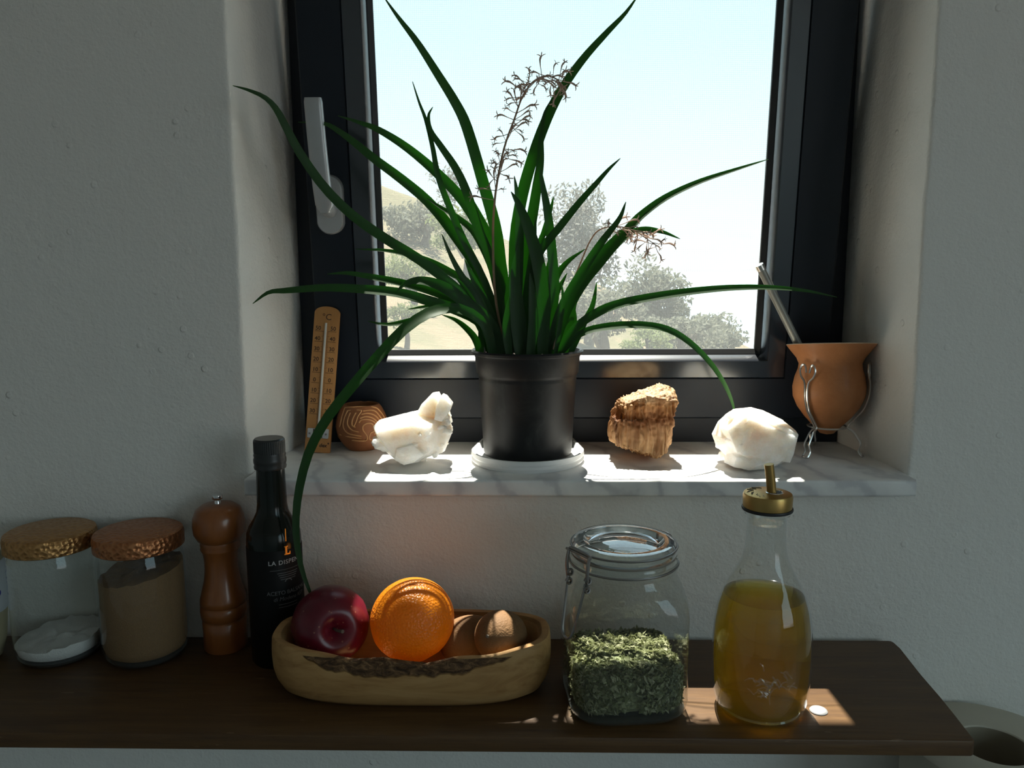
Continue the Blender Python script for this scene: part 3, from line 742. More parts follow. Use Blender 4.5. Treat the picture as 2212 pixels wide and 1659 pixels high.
def shards(hulls, count, seed, lmin, lmax, up=0.4):
    """small prismatic crystal points standing out of the outer faces of the main pieces"""
    r = random.Random(seed); out_ = []
    allp = [p for h in hulls for p in h]; cen = sum((V(p) for p in allp), V())/len(allp)
    for i in range(count):
        h = r.choice(hulls); p = V(r.choice(h))*0.6+V(r.choice(h))*0.4
        d = (p-cen).normalized()+V((r.gauss(0, .45), r.gauss(0, .45), r.gauss(0, .45)+0.25*up)); d.normalize()
        L = r.uniform(lmin, lmax); w = L*r.uniform(0.28, 0.5); x = d.orthogonal().normalized(); y = d.cross(x); k = r.choice((4, 5, 6)); ph = r.random()*6
        b = p-d*L*0.55; pts = []
        for j in range(k):
            a_ = 2*pi*j/k+ph; o_ = x*cos(a_)*w+y*sin(a_)*w*r.uniform(0.7, 1.0); pts += [b+o_, b+d*L+o_]
        pts.append(b+d*L*1.28+x*w*r.uniform(-0.5, 0.5)); out_.append(pts)
    return out_
def qdisp(seed, a1, a2, f1, f2):
    def d(p):
        n1 = noise.noise(p*f1+V((seed, 0, 0))); cell = noise.voronoi(p*f2+V((seed, 2, 1)))[0]
        return a1*n1 + a2*(0.5-(cell[1]-cell[0]))
    return d
Y1 = 0.058
pcs = [slab_pts([(808, 925), (820, 912), (868, 901), (905, 892), (950, 905), (968, 945), (962, 972), (940, 985), (905, 1003), (870, 1006), (848, 985), (822, 972)], Y1, 0.055, 1),
       slab_pts([(805, 950), (826, 948), (850, 962), (846, 978), (826, 972), (810, 970)], Y1-0.012, 0.03, 2),
       slab_pts([(900, 898), (912, 877), (934, 855), (947, 853), (954, 866), (962, 908), (922, 918)], Y1+0.005, 0.026, 3, 0.92, 0),
       slab_pts([(944, 876), (956, 857), (966, 859), (978, 878), (971, 894), (957, 914), (938, 912)], Y1-0.006, 0.022, 4, 0.92, 0),
       slab_pts([(955, 915), (969, 898), (973, 906), (966, 926), (945, 930)], Y1+0.002, 0.024, 8, 0.9, 0),
       slab_pts([(935, 920), (967, 914), (978, 935), (963, 949), (961, 980), (930, 988)], Y1+0.004, 0.038, 5, 0.88, 0),
       slab_pts([(855, 965), (900, 950), (930, 980), (905, 1004), (875, 1008), (850, 995)], Y1-0.02, 0.030, 6)]
chunks('quartz_crystal', (aty(885, 1000, Y1).x, Y1, SILL_Z-0.001), pcs+shards([pcs[0], pcs[5], pcs[1], pcs[4]], 75, 3, 0.004, 0.010), 'quartz', 0.0006, 1, qdisp(1, 0.0002, 0.0003, 160, 320), 'jagged white quartz cluster with upright points beside carved clay ball', 'crystal', facet=True)
Y2 = 0.050
pcs = [slab_pts([(1537, 945), (1548, 925), (1575, 903), (1592, 888), (1620, 886), (1645, 893), (1690, 915), (1716, 937), (1708, 975), (1700, 1000), (1670, 1012), (1600, 1010), (1560, 985), (1545, 970)], Y2, 0.065, 11, 0.7),
       slab_pts([(1640, 905), (1695, 920), (1718, 938), (1706, 985), (1695, 1005), (1655, 1000), (1645, 950)], Y2-0.012, 0.04, 12, 0.85),
       slab_pts([(1555, 930), (1600, 892), (1640, 900), (1635, 960), (1580, 985)], Y2-0.02, 0.035, 13, 0.8),
       slab_pts([(1570, 980), (1690, 985), (1660, 1012), (1600, 1014), (1565, 1008)], Y2-0.01, 0.05, 14, 0.8)]
chunks('quartz_rock', (aty(1628, 1000, Y2).x, Y2, SILL_Z-0.001), pcs+shards(pcs, 26, 8, 0.005, 0.013, 0.0), 'quartz', 0.0007, 2, qdisp(7, 0.0003, 0.0004, 90, 240), 'rounded white quartz lump beside the clay cup stand', 'rock', facet=True)
m, nt = newmat('banded_brown_stone')
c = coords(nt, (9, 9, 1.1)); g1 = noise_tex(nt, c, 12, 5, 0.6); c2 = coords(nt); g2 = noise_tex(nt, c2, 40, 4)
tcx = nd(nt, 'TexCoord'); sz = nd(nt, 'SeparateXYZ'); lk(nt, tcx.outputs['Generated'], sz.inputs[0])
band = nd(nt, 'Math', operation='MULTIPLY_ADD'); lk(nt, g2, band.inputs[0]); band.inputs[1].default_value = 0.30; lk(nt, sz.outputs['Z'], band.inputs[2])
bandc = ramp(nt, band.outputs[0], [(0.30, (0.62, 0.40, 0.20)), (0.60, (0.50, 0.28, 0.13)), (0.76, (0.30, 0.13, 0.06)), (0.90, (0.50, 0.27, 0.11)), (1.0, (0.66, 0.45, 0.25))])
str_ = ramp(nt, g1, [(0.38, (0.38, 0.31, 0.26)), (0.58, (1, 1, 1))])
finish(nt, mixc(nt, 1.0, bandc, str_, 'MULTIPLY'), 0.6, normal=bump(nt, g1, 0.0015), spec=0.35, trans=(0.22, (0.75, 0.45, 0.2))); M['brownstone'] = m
Y3 = 0.084
pcs = [slab_pts([(1325, 885), (1340, 868), (1400, 848), (1435, 838), (1458, 848), (1460, 862), (1450, 905), (1448, 960), (1435, 985), (1415, 993), (1380, 985), (1330, 968), (1316, 948), (1318, 920)], Y3, 0.055, 21, 0.85),
       slab_pts([(1330, 880), (1400, 858), (1440, 865), (1436, 890), (1335, 900)], Y3-0.02, 0.02, 22, 0.95),
       slab_pts([(1320, 905), (1440, 900), (1445, 960), (1415, 990), (1330, 965)], Y3-0.018, 0.03, 23, 0.9)]
def bdisp(p):
    w_ = noise.noise(V((p.x*30, p.y*30, p.z*20)))*0.004
    rid = noise.noise(V(((p.x+w_)*300, p.y*300, p.z*22)))
    rid = 0.0036*(abs(rid)*2-0.7)*(1 if p.z < 0.066 else 0.3)
    knob = noise.noise(p*230)*0.0013*(1.6 if 0.040 < p.z < 0.064 else 0.7)
    gr = -0.0022*math.exp(-((p.z-0.052-0.006*noise.noise(p*90))/0.008)**2)*(1 if p.y < 0 else 0)
    return rid+knob+gr
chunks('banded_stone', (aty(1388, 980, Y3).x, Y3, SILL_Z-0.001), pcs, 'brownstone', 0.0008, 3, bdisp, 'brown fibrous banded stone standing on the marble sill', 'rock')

# ================================================================== thermometer
tb = atz(687, 977, SILL_Z); tt_ = None
root = thing('thermometer', (tb.x, tb.y, SILL_Z), 'wooden celsius thermometer leaning against the dark window frame', 'thermometer')
TT = aty(710, 663, 0.138)                              # middle of the top edge touches the sash
TU = (TT-V(root.location)); TL = TU.length; TU.normalize()
TX = V((1, 0.02, 0)); TX = (TX-TU*TX.dot(TU)).normalized(); TN = TX.cross(TU).normalized()
if TN.y > 0: TN = -TN
T0 = V(root.location)
def th(x, v, n=0.0): return T0+TX*x+TU*v+TN*n
TW = 0.0152
poly = [(-TW, 0), (TW, 0)]
poly += [(TW*cos(a), TL-0.0075+0.0075*sin(a)**0.8) for a in [radians(k) for k in range(10, 171, 10)]]
poly = [(-TW, 0), (TW, 0), (TW, TL-0.007)]+[(TW*0.97*cos(radians(k)), TL-0.007+0.007*sin(radians(k))) for k in range(20, 161, 10)]+[(-TW, TL-0.007)]
part(root, 'board', MB().prism([th(x, v, 0.0) for x, v in poly], TN*0.0055), 'thermo_wood', smooth=30, bevel=0.0006)
M['print'] = plain('dark_brown_print', (0.05, 0.022, 0.012), 0.6)
def th_text(mb, txt, x, v, size, **kw):
    vs, fs = text_mesh(txt, size, **kw); b = len(mb.v)
    for p in vs: mb.v.append(th(x+p.x, v+p.y, 0.00556+p.z))
    for f in fs: mb.f.append(tuple(b+i for i in f))
mb = MB()
v50, v30 = TL*0.828, TL*0.262
def tv(deg): return v30+(v50-v30)*(deg+30)/80.0
for dg in range(-30, 51, 10):
    for s in (-1, 1):
        th_text(mb, str(abs(dg)), s*0.0090-0.0003, tv(dg)+0.0035, 0.0068, bold=0.00008)
        mb.box((0, 0, 0), (0, 0, 0)) if False else None
    for s in (-1, 1):
        x0, x1 = (0.0030*s, 0.0128*s); a = [th(min(x0, x1), tv(dg), 0.00556), th(max(x0, x1), tv(dg), 0.00556)]
        mb.loft([[a[0]-TU*0.00022, a[0]+TU*0.00022, a[0]+TU*0.00022+TN*0.00008, a[0]-TU*0.00022+TN*0.00008], [a[1]-TU*0.00022, a[1]+TU*0.00022, a[1]+TU*0.00022+TN*0.00008, a[1]-TU*0.00022+TN*0.00008]], True, True, True)
for k in range(-34*1, 51):
    for s in (-1, 1):
        if k % 1 == 0:
            ln = 0.0046 if k % 5 == 0 else 0.0034
            a0, a1 = th(s*0.0019, tv(k), 0.00557), th(s*ln, tv(k), 0.00557)
            mb.face([a0-TU*0.00016, a1-TU*0.00016, a1+TU*0.00016, a0+TU*0.00016])
th_text(mb, '°C', 0.0002, TL*0.925, 0.0105)
th_text(mb, 'Fr', -0.0098, TL*0.050, 0.0060, bold=0.0002, shear=0.15)
th_text(mb, 'dex', 0.0065, TL*0.050, 0.0060, bold=0.0002, shear=0.15)
th_text(mb, '°', 0.0128, TL*0.056, 0.0060, bold=0.0002)
pr = part(root, 'printed_scale', mb, 'print', smooth=0)
M['tube'] = plain('capillary_glass', (0.62, 0.60, 0.55), 0.12, var=0.05, spec=0.8)
part(root, 'glass_tube', MB().tube([th(0, TL*0.15, 0.0068), th(0, TL*0.5, 0.0068), th(0, TL*0.885, 0.0068)], 0.0014, 8), 'tube')
mb = MB().prism([th(x, v, 0.0054) for x, v in ((-0.0128, TL*0.098), (0.0128, TL*0.098), (0.0128, TL*0.165), (-0.0128, TL*0.165))], TN*0.0028)
M['greymetal'] = plain('tin_clip', (0.55, 0.56, 0.58), 0.35, 0.5, var=0.25, nscale=300)
clip = part(root, 'bulb_guard', mb, 'greymetal', bevel=0.0012)
mb = MB()
for v in (0.108, 0.130, 0.152):
    mb.box((0, 0, 0), (0.0, 0, 0)) if False else None
    a = th(-0.0050, TL*v, 0.0084); b = th(0.0050, TL*v, 0.0084); mb.tube([a, b], 0.0007, 6)
for x in (-0.0050, 0.0050): mb.tube([th(x, TL*0.103, 0.0084), th(x, TL*0.160, 0.0084)], 0.0007, 6)
part(clip, 'guard_bar', mb, 'print')
for x in (-0.0098, 0.0098):
    nail = []
    part(clip, 'nail', MB().tube([th(x, TL*0.128, 0.0080), th(x, TL*0.128, 0.0090)], 0.0012, 8), 'darksteel')

# ================================================================== carved clay ball
bc = atz(777, 976, SILL_Z); BR = 0.0315
bc = V((bc.x, bc.y+BR*0.55, SILL_Z))
root = thing('carved_ball', bc, 'round terracotta pot with carved maze pattern beside the thermometer', 'ornament')
m, nt = newmat('terracotta_carved'); c = coords(nt)
finish(nt, mixc(nt, noise_tex(nt, c, 40), (0.22, 0.08, 0.03), (0.31, 0.12, 0.048)), 0.6, normal=bump(nt, noise_tex(nt, c, 300), 0.0003), spec=0.35); M['terra_carved'] = m
prof = [(0.012, 0), (0.017, 0.0005), (0.0215, 0.005), (0.0265, 0.012), (0.0300, 0.0205), (0.0315, 0.029), (0.0308, 0.036), (0.0283, 0.044), (0.0245, 0.0515), (0.0215, 0.0555), (0.0200, 0.0560), (0.0190, 0.0545), (0.0205, 0.045)]
body = part(root, 'body', MB().lathe(prof, bc, 48, True, True), 'terra_carved', smooth=30)
M['carve'] = plain('carved_line', (0.56, 0.29, 0.12), 0.65, var=0.15)
def on_ball(zx, zy):
    """pixel of the detail view -> point on the ball's surface"""
    px, py = 600+zx/3.318, 560+zy/3.318; d = ray(px, py).normalized(); p = CAM.copy()
    t = (bc-CAM).length-0.10
    for _ in range(400):
        q = CAM+d*t; z = q.z-bc.z; rr = V((q.x-bc.x, q.y-bc.y)).length; R_ = 0
        for (ra, za), (rb, zb_) in zip(prof[:11], prof[1:11]):
            if za <= z <= zb_: R_ = ra+(rb-ra)*(z-za)/max(1e-6, zb_-za)
        if rr <= R_ or t > (bc-CAM).length+0.02: break
        t += 0.0005
    return CAM+d*(t-0.0002)
LINES = [[(482, 1065), (560, 1058), (690, 1060), (735, 1092), (772, 1150)], [(482, 1065), (460, 1130), (445, 1200), (438, 1278), (535, 1298), (628, 1300), (640, 1268), (612, 1225), (612, 1195), (640, 1177), (672, 1178), (690, 1200), (688, 1232), (664, 1246), (660, 1292), (712, 1288)],
         [(500, 1085), (590, 1082), (598, 1092), (575, 1125), (560, 1170), (545, 1200)], [(500, 1085), (478, 1140), (470, 1200), (500, 1245), (560, 1262), (600, 1268)],
         [(520, 1100), (502, 1150), (502, 1190), (530, 1222), (580, 1238)], [(560, 1100), (535, 1150), (533, 1190), (556, 1205)],
         [(612, 1088), (690, 1085), (735, 1130), (755, 1165)], [(600, 1112), (650, 1105), (700, 1122), (735, 1165), (742, 1185)], [(590, 1140), (630, 1128), (680, 1138), (715, 1170), (722, 1200)],
         [(582, 1172), (600, 1152), (650, 1150), (690, 1165), (708, 1190), (706, 1230)], [(445, 1255), (520, 1275), (600, 1284)], [(690, 1255), (705, 1245), (722, 1250)]]
for L_ in LINES:
    P = [on_ball(*q) for q in L_]; mb = MB(); mb.tube(catmull(P, 4*len(P)), 0.00085, 5)
    part(body, 'carved_line', mb, 'carve')

# ================================================================== clay gourd cup, wire stand, straw
cx = atz(1793, 982, SILL_Z); CC = V((aty(1790, 850, 0.104).x, 0.104, SILL_Z))
zrim = aty(1790, 744, CC.y).z; zbot = aty(1790, 940, CC.y-0.005).z
prof0 = [(0.0005, 0.0), (0.008, 0.002), (0.017, 0.012), (0.026, 0.022), (0.0345, 0.034), (0.0395, 0.046), (0.0405, 0.058), (0.0385, 0.070), (0.0352, 0.080), (0.0345, 0.086), (0.0375, 0.093), (0.0430, 0.100), (0.0482, 0.107), (0.0492, 0.1085), (0.0470, 0.1080), (0.0360, 0.094), (0.032, 0.084), (0.036, 0.06), (0.026, 0.03), (0.0005, 0.012)]
hs = (zrim-zbot)/0.1085
root = thing('gourd_cup', (CC.x, CC.y, zbot), 'orange terracotta mate cup with flared rim held in wire stand', 'cup')
m, nt = newmat('terracotta'); c = coords(nt)
tc_ = ramp(nt, noise_tex(nt, c, 22, 5, 0.6), [(0.3, (0.34, 0.130, 0.045)), (0.55, (0.43, 0.175, 0.065)), (0.75, (0.48, 0.21, 0.09))])
finish(nt, tc_, 0.6, normal=bump(nt, noise_tex(nt, c, 250), 0.0003), spec=0.3, coat=0.08); M['terracotta'] = m
def tilt_back(mb):
    for p in mb.v: p.z -= (p.y-CC.y)*math.tan(radians(6.5))*max(0, (p.z-zbot)/0.1)
    return mb
part(root, 'body', tilt_back(MB().lathe([(r, z*hs) for r, z in prof0], (CC.x, CC.y, zbot), 56, True, True)), 'terracotta', smooth=60)
M['rimwear'] = plain('pale_rim', (0.55, 0.40, 0.28), 0.8)
part(root, 'rim_edge', tilt_back(MB().lathe([(0.0480, 0.1078*hs), (0.0495, 0.1084*hs), (0.0488, 0.1092*hs), (0.0474, 0.1088*hs), (0.0480, 0.1078*hs)], (CC.x, CC.y, zbot), 56, False, False)), 'rimwear')
st = thing('wire_stand', CC, 'three legged bent steel wire stand under the terracotta cup', 'stand')
ZR_ = zbot+0.010
mb = MB(); rr_ = 0.0215; mb.tube([(CC.x+rr_*cos(2*pi*i/36), CC.y+rr_*sin(2*pi*i/36), ZR_) for i in range(36)], 0.0011, 6, True)
part(st, 'ring', mb, 'steel')
base = SILL_Z+0.0012
for ang in (216, 332, 95):
    A = V((cos(radians(ang)), sin(radians(ang)), 0)); T = V((-A.y, A.x, 0))
    def q(r, z, t): return V((CC.x, CC.y, 0))+A*r+T*t+V((0, 0, z))
    zz = ZR_
    one = [(0.0385, base+0.0005, 0.0035), (0.0350, base+0.006, 0.0032), (0.0375, base+0.014, 0.0030), (0.0340, base+0.020, 0.0028), (0.0290, zz-0.004, 0.0022), (0.0225, zz+0.0008, 0.0016), (0.0300, zz+0.012, 0.0014), (0.0375, zz+0.022, 0.0013), (0.0425, zz+0.036, 0.0015), (0.0435, zz+0.048, 0.0015), (0.0430, zz+0.056, 0.0030), (0.0425, zz+0.061, 0.0075), (0.0420, zz+0.068, 0.0098), (0.0415, zz+0.0745, 0.0075), (0.0410, zz+0.074, 0.0042), (0.0415, zz+0.066, 0.0020)]
    a = [q(*k) for k in one]; b = [q(r, z, -t) for r, z, t in one]
    foot = [q(0.0400, base, 0.0), ]
    path = catmull(list(reversed(a))+[q(0.0405, base, 0.002), q(0.0405, base, -0.002)]+b, 90)
    lg = part(st, 'leg', MB().tube(path, 0.0011, 6), 'steel')
# steel straw standing in the cup
s1 = aty(1640, 573, CC.y-0.022); s0 = aty(1726, 748, CC.y-0.004); dirn = (s0-s1).normalized()
send = s1+dirn*((s1.z-(zbot+0.022))/-dirn.z)
mb = MB(); ax = dirn.orthogonal().normalized()
mb.tube([s1, s1*0.7+send*0.3, s1*0.3+send*0.7, send], [0.0046, 0.0046, 0.0047, 0.0062], 18)
straw = thing('drinking_straw', send, 'flat steel drinking straw standing in the terracotta cup', 'straw')
part(straw, 'tube', mb, plain('dull_steel', (0.26, 0.26, 0.235), 0.5, 0.6, var=0.1))
part(straw, 'mouthpiece', MB().tube([s1-dirn*0.0006, s1+dirn*0.006], 0.0049, 18), 'steel')

# ================================================================== jars with copper lids
m, nt = newmat('hammered_copper'); c = coords(nt, (1, 1, 1))
vr = nd(nt, 'TexVoronoi'); vr.inputs['Scale'].default_value = 230; lk(nt, c, vr.inputs['Vector'])
hm = ramp(nt, vr.outputs['Distance'], [(0.0, (0, 0, 0)), (0.7, (1, 1, 1))])
finish(nt, mixc(nt, vr.outputs['Distance'], (0.36, 0.13, 0.05), (0.50, 0.22, 0.095)), 0.38, 0.85, normal=bump(nt, hm, 0.0009), spec=0.5); M['copper'] = m
m, nt = newmat('hammered_bronze'); c = coords(nt, (1, 1, 1))
vr = nd(nt, 'TexVoronoi'); vr.inputs['Scale'].default_value = 230; lk(nt, c, vr.inputs['Vector'])
hm = ramp(nt, vr.outputs['Distance'], [(0.0, (0, 0, 0)), (0.7, (1, 1, 1))])
finish(nt, mixc(nt, vr.outputs['Distance'], (0.38, 0.19, 0.065), (0.54, 0.30, 0.12)), 0.38, 0.85, normal=bump(nt, hm, 0.0010), spec=0.5); M['bronze'] = m
JR = 0.0425
JY = WALL_Y - JR - 0.0035
def storage_jar(px, lidmat, label):
    x = aty(px, 1300, JY).x; ht = aty(px, 1143, JY).z; c = V((x, JY, 0))
    root = thing('glass_jar', c, label, 'jar')
    b = ht-0.0125
    prof = [(0.001, 0.0025), (0.028, 0.002), (0.033, 0.0), (0.0375, 0.0018), (0.041, 0.008), (JR, 0.016), (JR, b-0.022), (0.0415, b-0.014), (0.0388, b-0.008), (0.0380, b-0.004), (0.0385, b+0.001)]
    part(root, 'glass_body', MB().lathe(prof, c, 48, False, False), 'jarglass', smooth=70)
    part(root, 'base_glass', MB().lathe([(0.001, 0.0), (0.033, 0.0), (0.0372, 0.0018), (0.0395, 0.0055), (0.036, 0.0062), (0.001, 0.0055)], c, 48), 'thickglass', smooth=50)
    L = [(0.0, b-0.006), (0.0425, b-0.006), (0.0438, b-0.005), (0.0440, b+0.006), (0.0428, b+0.0108), (0.0405, b+0.0122), (0.001, b+0.0125)]
    lid = part(root, 'lid', MB().lathe([(max(r, 0.001), z) for r, z in L], c, 64), lidmat, smooth=40)
    lid['label'] = 'hammered copper coloured lid'
    return c, b
c1, b1 = storage_jar(122, 'bronze', 'glass jar of salt with golden hammered lid')
c2, b2 = storage_jar(310, 'copper', 'glass jar of brown sugar with reddish hammered copper lid')
M['salt'] = plain('coarse_salt', (0.82, 0.82, 0.80), 0.8, var=0.06, nscale=900, bdist=0.0012, bscale=900)
M['sugar'] = plain('brown_sugar', (0.25, 0.14, 0.055), 0.6, var=0.45, nscale=900, bdist=0.0010, bscale=1100)
mb = MB(); rings = []
def fill(c, R_, h0, h1, seed):
    rings = [[(c.x+r*cos(2*pi*j/48), c.y+r*sin(2*pi*j/48), z) for j in range(48)] for r, z in ((0.034, 0.0063), (0.0385, 0.009), (R_, 0.0165))]
    for k, f_ in enumerate((1.0, 0.85, 0.7, 0.5, 0.3, 0.05)):
        rings.append([(c.x+R_*f_*cos(2*pi*j/48), c.y+R_*f_*sin(2*pi*j/48),
                       max(0.017, h0+h1*cos(2*pi*j/48-0.6)*f_+0.004*noise.noise(V((f_*5*cos(2*pi*j/48)+seed, f_*5*sin(2*pi*j/48), 0))))) for j in range(48)])
    return MB().loft(rings, True, True, True)
tag(fill(c1, JR-0.0016, 0.021, 0.004, 2).build('salt', 'salt', smooth=50), 'low heap of white salt inside the golden lidded jar', 'salt', kind='stuff')
tag(fill(c2, JR-0.0016, b2-0.030, 0.007, 9).build('brown_sugar', 'sugar', smooth=50), 'brown sugar filling the copper lidded jar', 'sugar', kind='stuff')

# tub at the very edge of the shelf
tx_ = aty(-62, 1330, -0.05).x; c = V((tx_, -0.052, 0))
root = thing('plastic_bottle', c, 'pale plastic bottle with blue lettering next to the salt jar', 'bottle')
M['cream'] = plain('cream_plastic', (0.50, 0.46, 0.30), 0.45, var=0.05, trans=(0.2, (0.6, 0.5, 0.3)))
part(root, 'body', MB().lathe([(0.022, 0), (0.026, 0.002), (0.031, 0.02), (0.0335, 0.045), (0.0345, 0.07), (0.0345, 0.105), (0.030, 0.118), (0.015, 0.126), (0.0125, 0.130), (0.0125, 0.138)], c, 40), 'cream', smooth=50)
M['labelpaper'] = plain('white_label', (0.62, 0.66, 0.70), 0.5, var=0.03)
lb = part(root, 'label', MB().lathe([(0.0346, 0.052), (0.0352, 0.053), (0.0352, 0.104), (0.0346, 0.105)], c, 40, False, False), 'labelpaper', smooth=50)
M['blueink'] = plain('blue_ink', (0.03, 0.05, 0.30), 0.5)
def wrap_text(mb, txt, size, c, r, a0, z, **kw):
    vs, fs = text_mesh(txt, size, **kw); b = len(mb.v)
    for p in vs:
        a = a0+p.x/r; mb.v.append(V((c.x+(r+0.0002+p.z)*cos(a), c.y+(r+0.0002+p.z)*sin(a), z+p.y)))
    for f in fs: mb.f.append(tuple(b+i for i in f))
    return mb
afc = atan2(CAM.y-c.y, CAM.x-c.x)
mb = MB(); wrap_text(mb, 'S', 0.022, c, 0.0352, afc+radians(46), 0.094); wrap_text(mb, 'S', 0.022, c, 0.0352, afc+radians(46), 0.076)
part(lb, 'lettering', mb, 'blueink', smooth=0)
part(root, 'screw_cap', MB().lathe([(0.0145, 0.136), (0.0152, 0.137), (0.0150, 0.153), (0.0138, 0.155), (0.001, 0.155)], c, 32), 'whiteplastic')

# ================================================================== pepper mill
MY = -0.021; mx_ = aty(480, 1250, MY).x; c = V((mx_, MY, 0)); mh = aty(472, 1088, MY).z
root = thing('pepper_mill', c, 'turned brown wooden pepper mill with metal knob', 'pepper mill')
k = mh/0.160
lower = [(0.001, 0), (0.0215, 0), (0.0226, 0.0015), (0.0222, 0.018), (0.0226, 0.0315), (0.0206, 0.0335), (0.0232, 0.0355), (0.0240, 0.042), (0.0238, 0.0480), (0.0224, 0.0496), (0.0238, 0.0512), (0.0234, 0.057), (0.0210, 0.066), (0.0182, 0.078), (0.0168, 0.090), (0.0170, 0.100), (0.0182, 0.108), (0.0196, 0.1105), (0.0202, 0.1125), (0.0196, 0.1145), (0.0202, 0.1165), (0.0196, 0.1205), (0.001, 0.1205)]
part(root, 'body', MB().lathe([(r, z*k) for r, z in lower], c, 48), 'mill', smooth=50)
head = [(0.001, 0.1200), (0.0190, 0.1200), (0.0225, 0.1225), (0.0258, 0.1290), (0.0266, 0.1375), (0.0258, 0.1465), (0.0228, 0.1545), (0.0170, 0.1588), (0.008, 0.1602), (0.001, 0.1603)]
part(root, 'head', MB().lathe([(r, z*k) for r, z in head], c, 48), 'mill', smooth=50)
kn = [(0.0034, 0.1595), (0.0032, 0.1625), (0.0026, 0.1640), (0.0052, 0.1655), (0.0058, 0.1675), (0.0055, 0.1695), (0.003, 0.1708), (0.0005, 0.1710)]
part(root, 'knob', MB().lathe([(r, z*k) for r, z in kn], c, 20), 'chrome', smooth=50)

# ================================================================== balsamic bottle
BY = -0.0455; c = V((aty(598, 1290, BY).x, BY, 0)); bh = aty(580, 946, BY).z
root = thing('vinegar_bottle', c, 'tall dark green glass balsamic bottle with black screw cap', 'bottle')
m, nt = newmat('black_green_glass'); finish(nt, mixc(nt, noise_tex(nt, coords(nt), 20), (0.004, 0.0065, 0.005), (0.006, 0.009, 0.006)), 0.16, spec=0.35); M['darkglass'] = m
m, nt = newmat('black_label'); finish(nt, mixc(nt, noise_tex(nt, coords(nt), 50), (0.0035, 0.0035, 0.004), (0.006, 0.006, 0.006)), 0.55, spec=0.2); M['blacklabel'] = m
R_ = 0.0272; zs = bh/0.233
prof = [(0.001, 0.002), (0.022, 0.001), (0.0255, 0.0), (R_, 0.003), (R_, 0.128), (0.0266, 0.136), (0.0240, 0.143), (0.0190, 0.151), (0.0158, 0.158), (0.0148, 0.166), (0.0143, 0.190), (0.0138, 0.206), (0.001, 0.206)]
part(root, 'glass_body', MB().lathe([(r, z*zs) for r, z in prof], c, 48), 'darkglass', smooth=50)
lab = part(root, 'label', MB().lathe([(R_+0.0001, 0.020), (R_+0.0004, 0.0205), (R_+0.0004, 0.1235), (R_+0.0001, 0.124)], c, 48, False, False), 'blacklabel', smooth=50)
mb = MB().lathe([(0.0142, 0.202*zs), (0.0156, 0.2025*zs), (0.0160, 0.2045*zs), (0.0154, 0.2065*zs), (0.0161, 0.209*zs), (0.0161, 0.212*zs), (0.0154, 0.214*zs), (0.0158, 0.2165*zs), (0.0150, 0.219*zs)], c, 48, False, False)
M['capblack'] = plain('black_cap', (0.018, 0.021, 0.021), 0.38)
cap = part(root, 'screw_cap', mb, 'capblack', smooth=50)
ribs = MB(); rings = []
for z, f_ in ((0.218, 0.0), (0.2195, 1.0), (0.2295, 1.0), (0.2315, 0.0), (0.2330, -1.0)):
    rings.append([(c.x+(0.0152+(0.0003*f_*(1 if j % 2 else -1) if f_ > 0 else 0) - (0.0012 if f_ < 0 else 0))*cos(2*pi*j/96), c.y+(0.0152+(0.0003*f_*(1 if j % 2 else -1) if f_ > 0 else 0) - (0.0012 if f_ < 0 else 0))*sin(2*pi*j/96), z*zs) for j in range(96)])
ribs.loft(rings, True, True, True); part(cap, 'ribbed_top', ribs, 'capblack', smooth=30)
af = atan2(CAM.y-c.y, CAM.x-c.x); a0 = af+radians(24)
zl = lambda py: aty(610, py, BY-0.024).z
M['greyink'] = plain('pale_grey_ink', (0.42, 0.42, 0.42), 0.6)
M['dimink'] = plain('dim_grey_ink', (0.13, 0.13, 0.13), 0.6)
M['goldink'] = plain('gold_foil', (0.85, 0.50, 0.10), 0.3, 0.7)
RL = R_+0.0004
mb = MB(); wrap_text(mb, 'LA DISPENSA', 0.0062, c, RL, a0+radians(3), zl(1216), spacing=1.12, bold=0.00008)
part(lab, 'brand_lettering', mb, 'greyink', smooth=0)
mb = MB()
def lrect(x0, x1, z0, z1):
    n = 5; mb.loft([[V((c.x+(RL+0.0003)*cos(a0+(x0+(x1-x0)*i/n)/RL), c.y+(RL+0.0003)*sin(a0+(x0+(x1-x0)*i/n)/RL), z)) for i in range(n+1)] for z in (z0, z1)], closed=False)
zL = zl(1201); lrect(-0.0012, 0.0008, zL, zL+0.0088); lrect(-0.0022, 0.0018, zL+0.0082, zL+0.0090); lrect(-0.0022, 0.0042, zL, zL+0.0014); lrect(0.0034, 0.0042, zL, zL+0.0032)
lrect(-0.0006, 0.0004, zL+0.014, zL+0.027)
part(lab, 'gold_letter', mb, 'goldink', smooth=0)
mb = MB(); wrap_text(mb, 'ACETO BALSAMICO', 0.0058, c, RL, a0+radians(8), zl(1281), spacing=0.95)
wrap_text(mb, 'di Modena IGP', 0.0056, c, RL, a0+radians(4), zl(1294), shear=0.2)
zq = zl(1232); lrect(-0.017, 0.019, zq, zq+0.0004)
for i in range(4): lrect(-0.010+0.001*i, 0.012-0.001*i, zq-0.0035-0.0022*i, zq-0.0029-0.0022*i)
for i in range(9):                     # small sprig
    a = radians(-70+17.5*i); zc_ = zl(1252)
    lrect(0.0008+0.0035*sin(a)-0.0005, 0.0008+0.0035*sin(a)+0.0005, zc_-0.001+0.003*cos(a)-0.003, zc_+0.003*cos(a)-0.003)
for i in range(2): lrect(-0.010, 0.010, zl(1306)-0.003*i, zl(1306)-0.003*i+0.0006)
part(lab, 'small_lettering', mb, 'dimink', smooth=0)

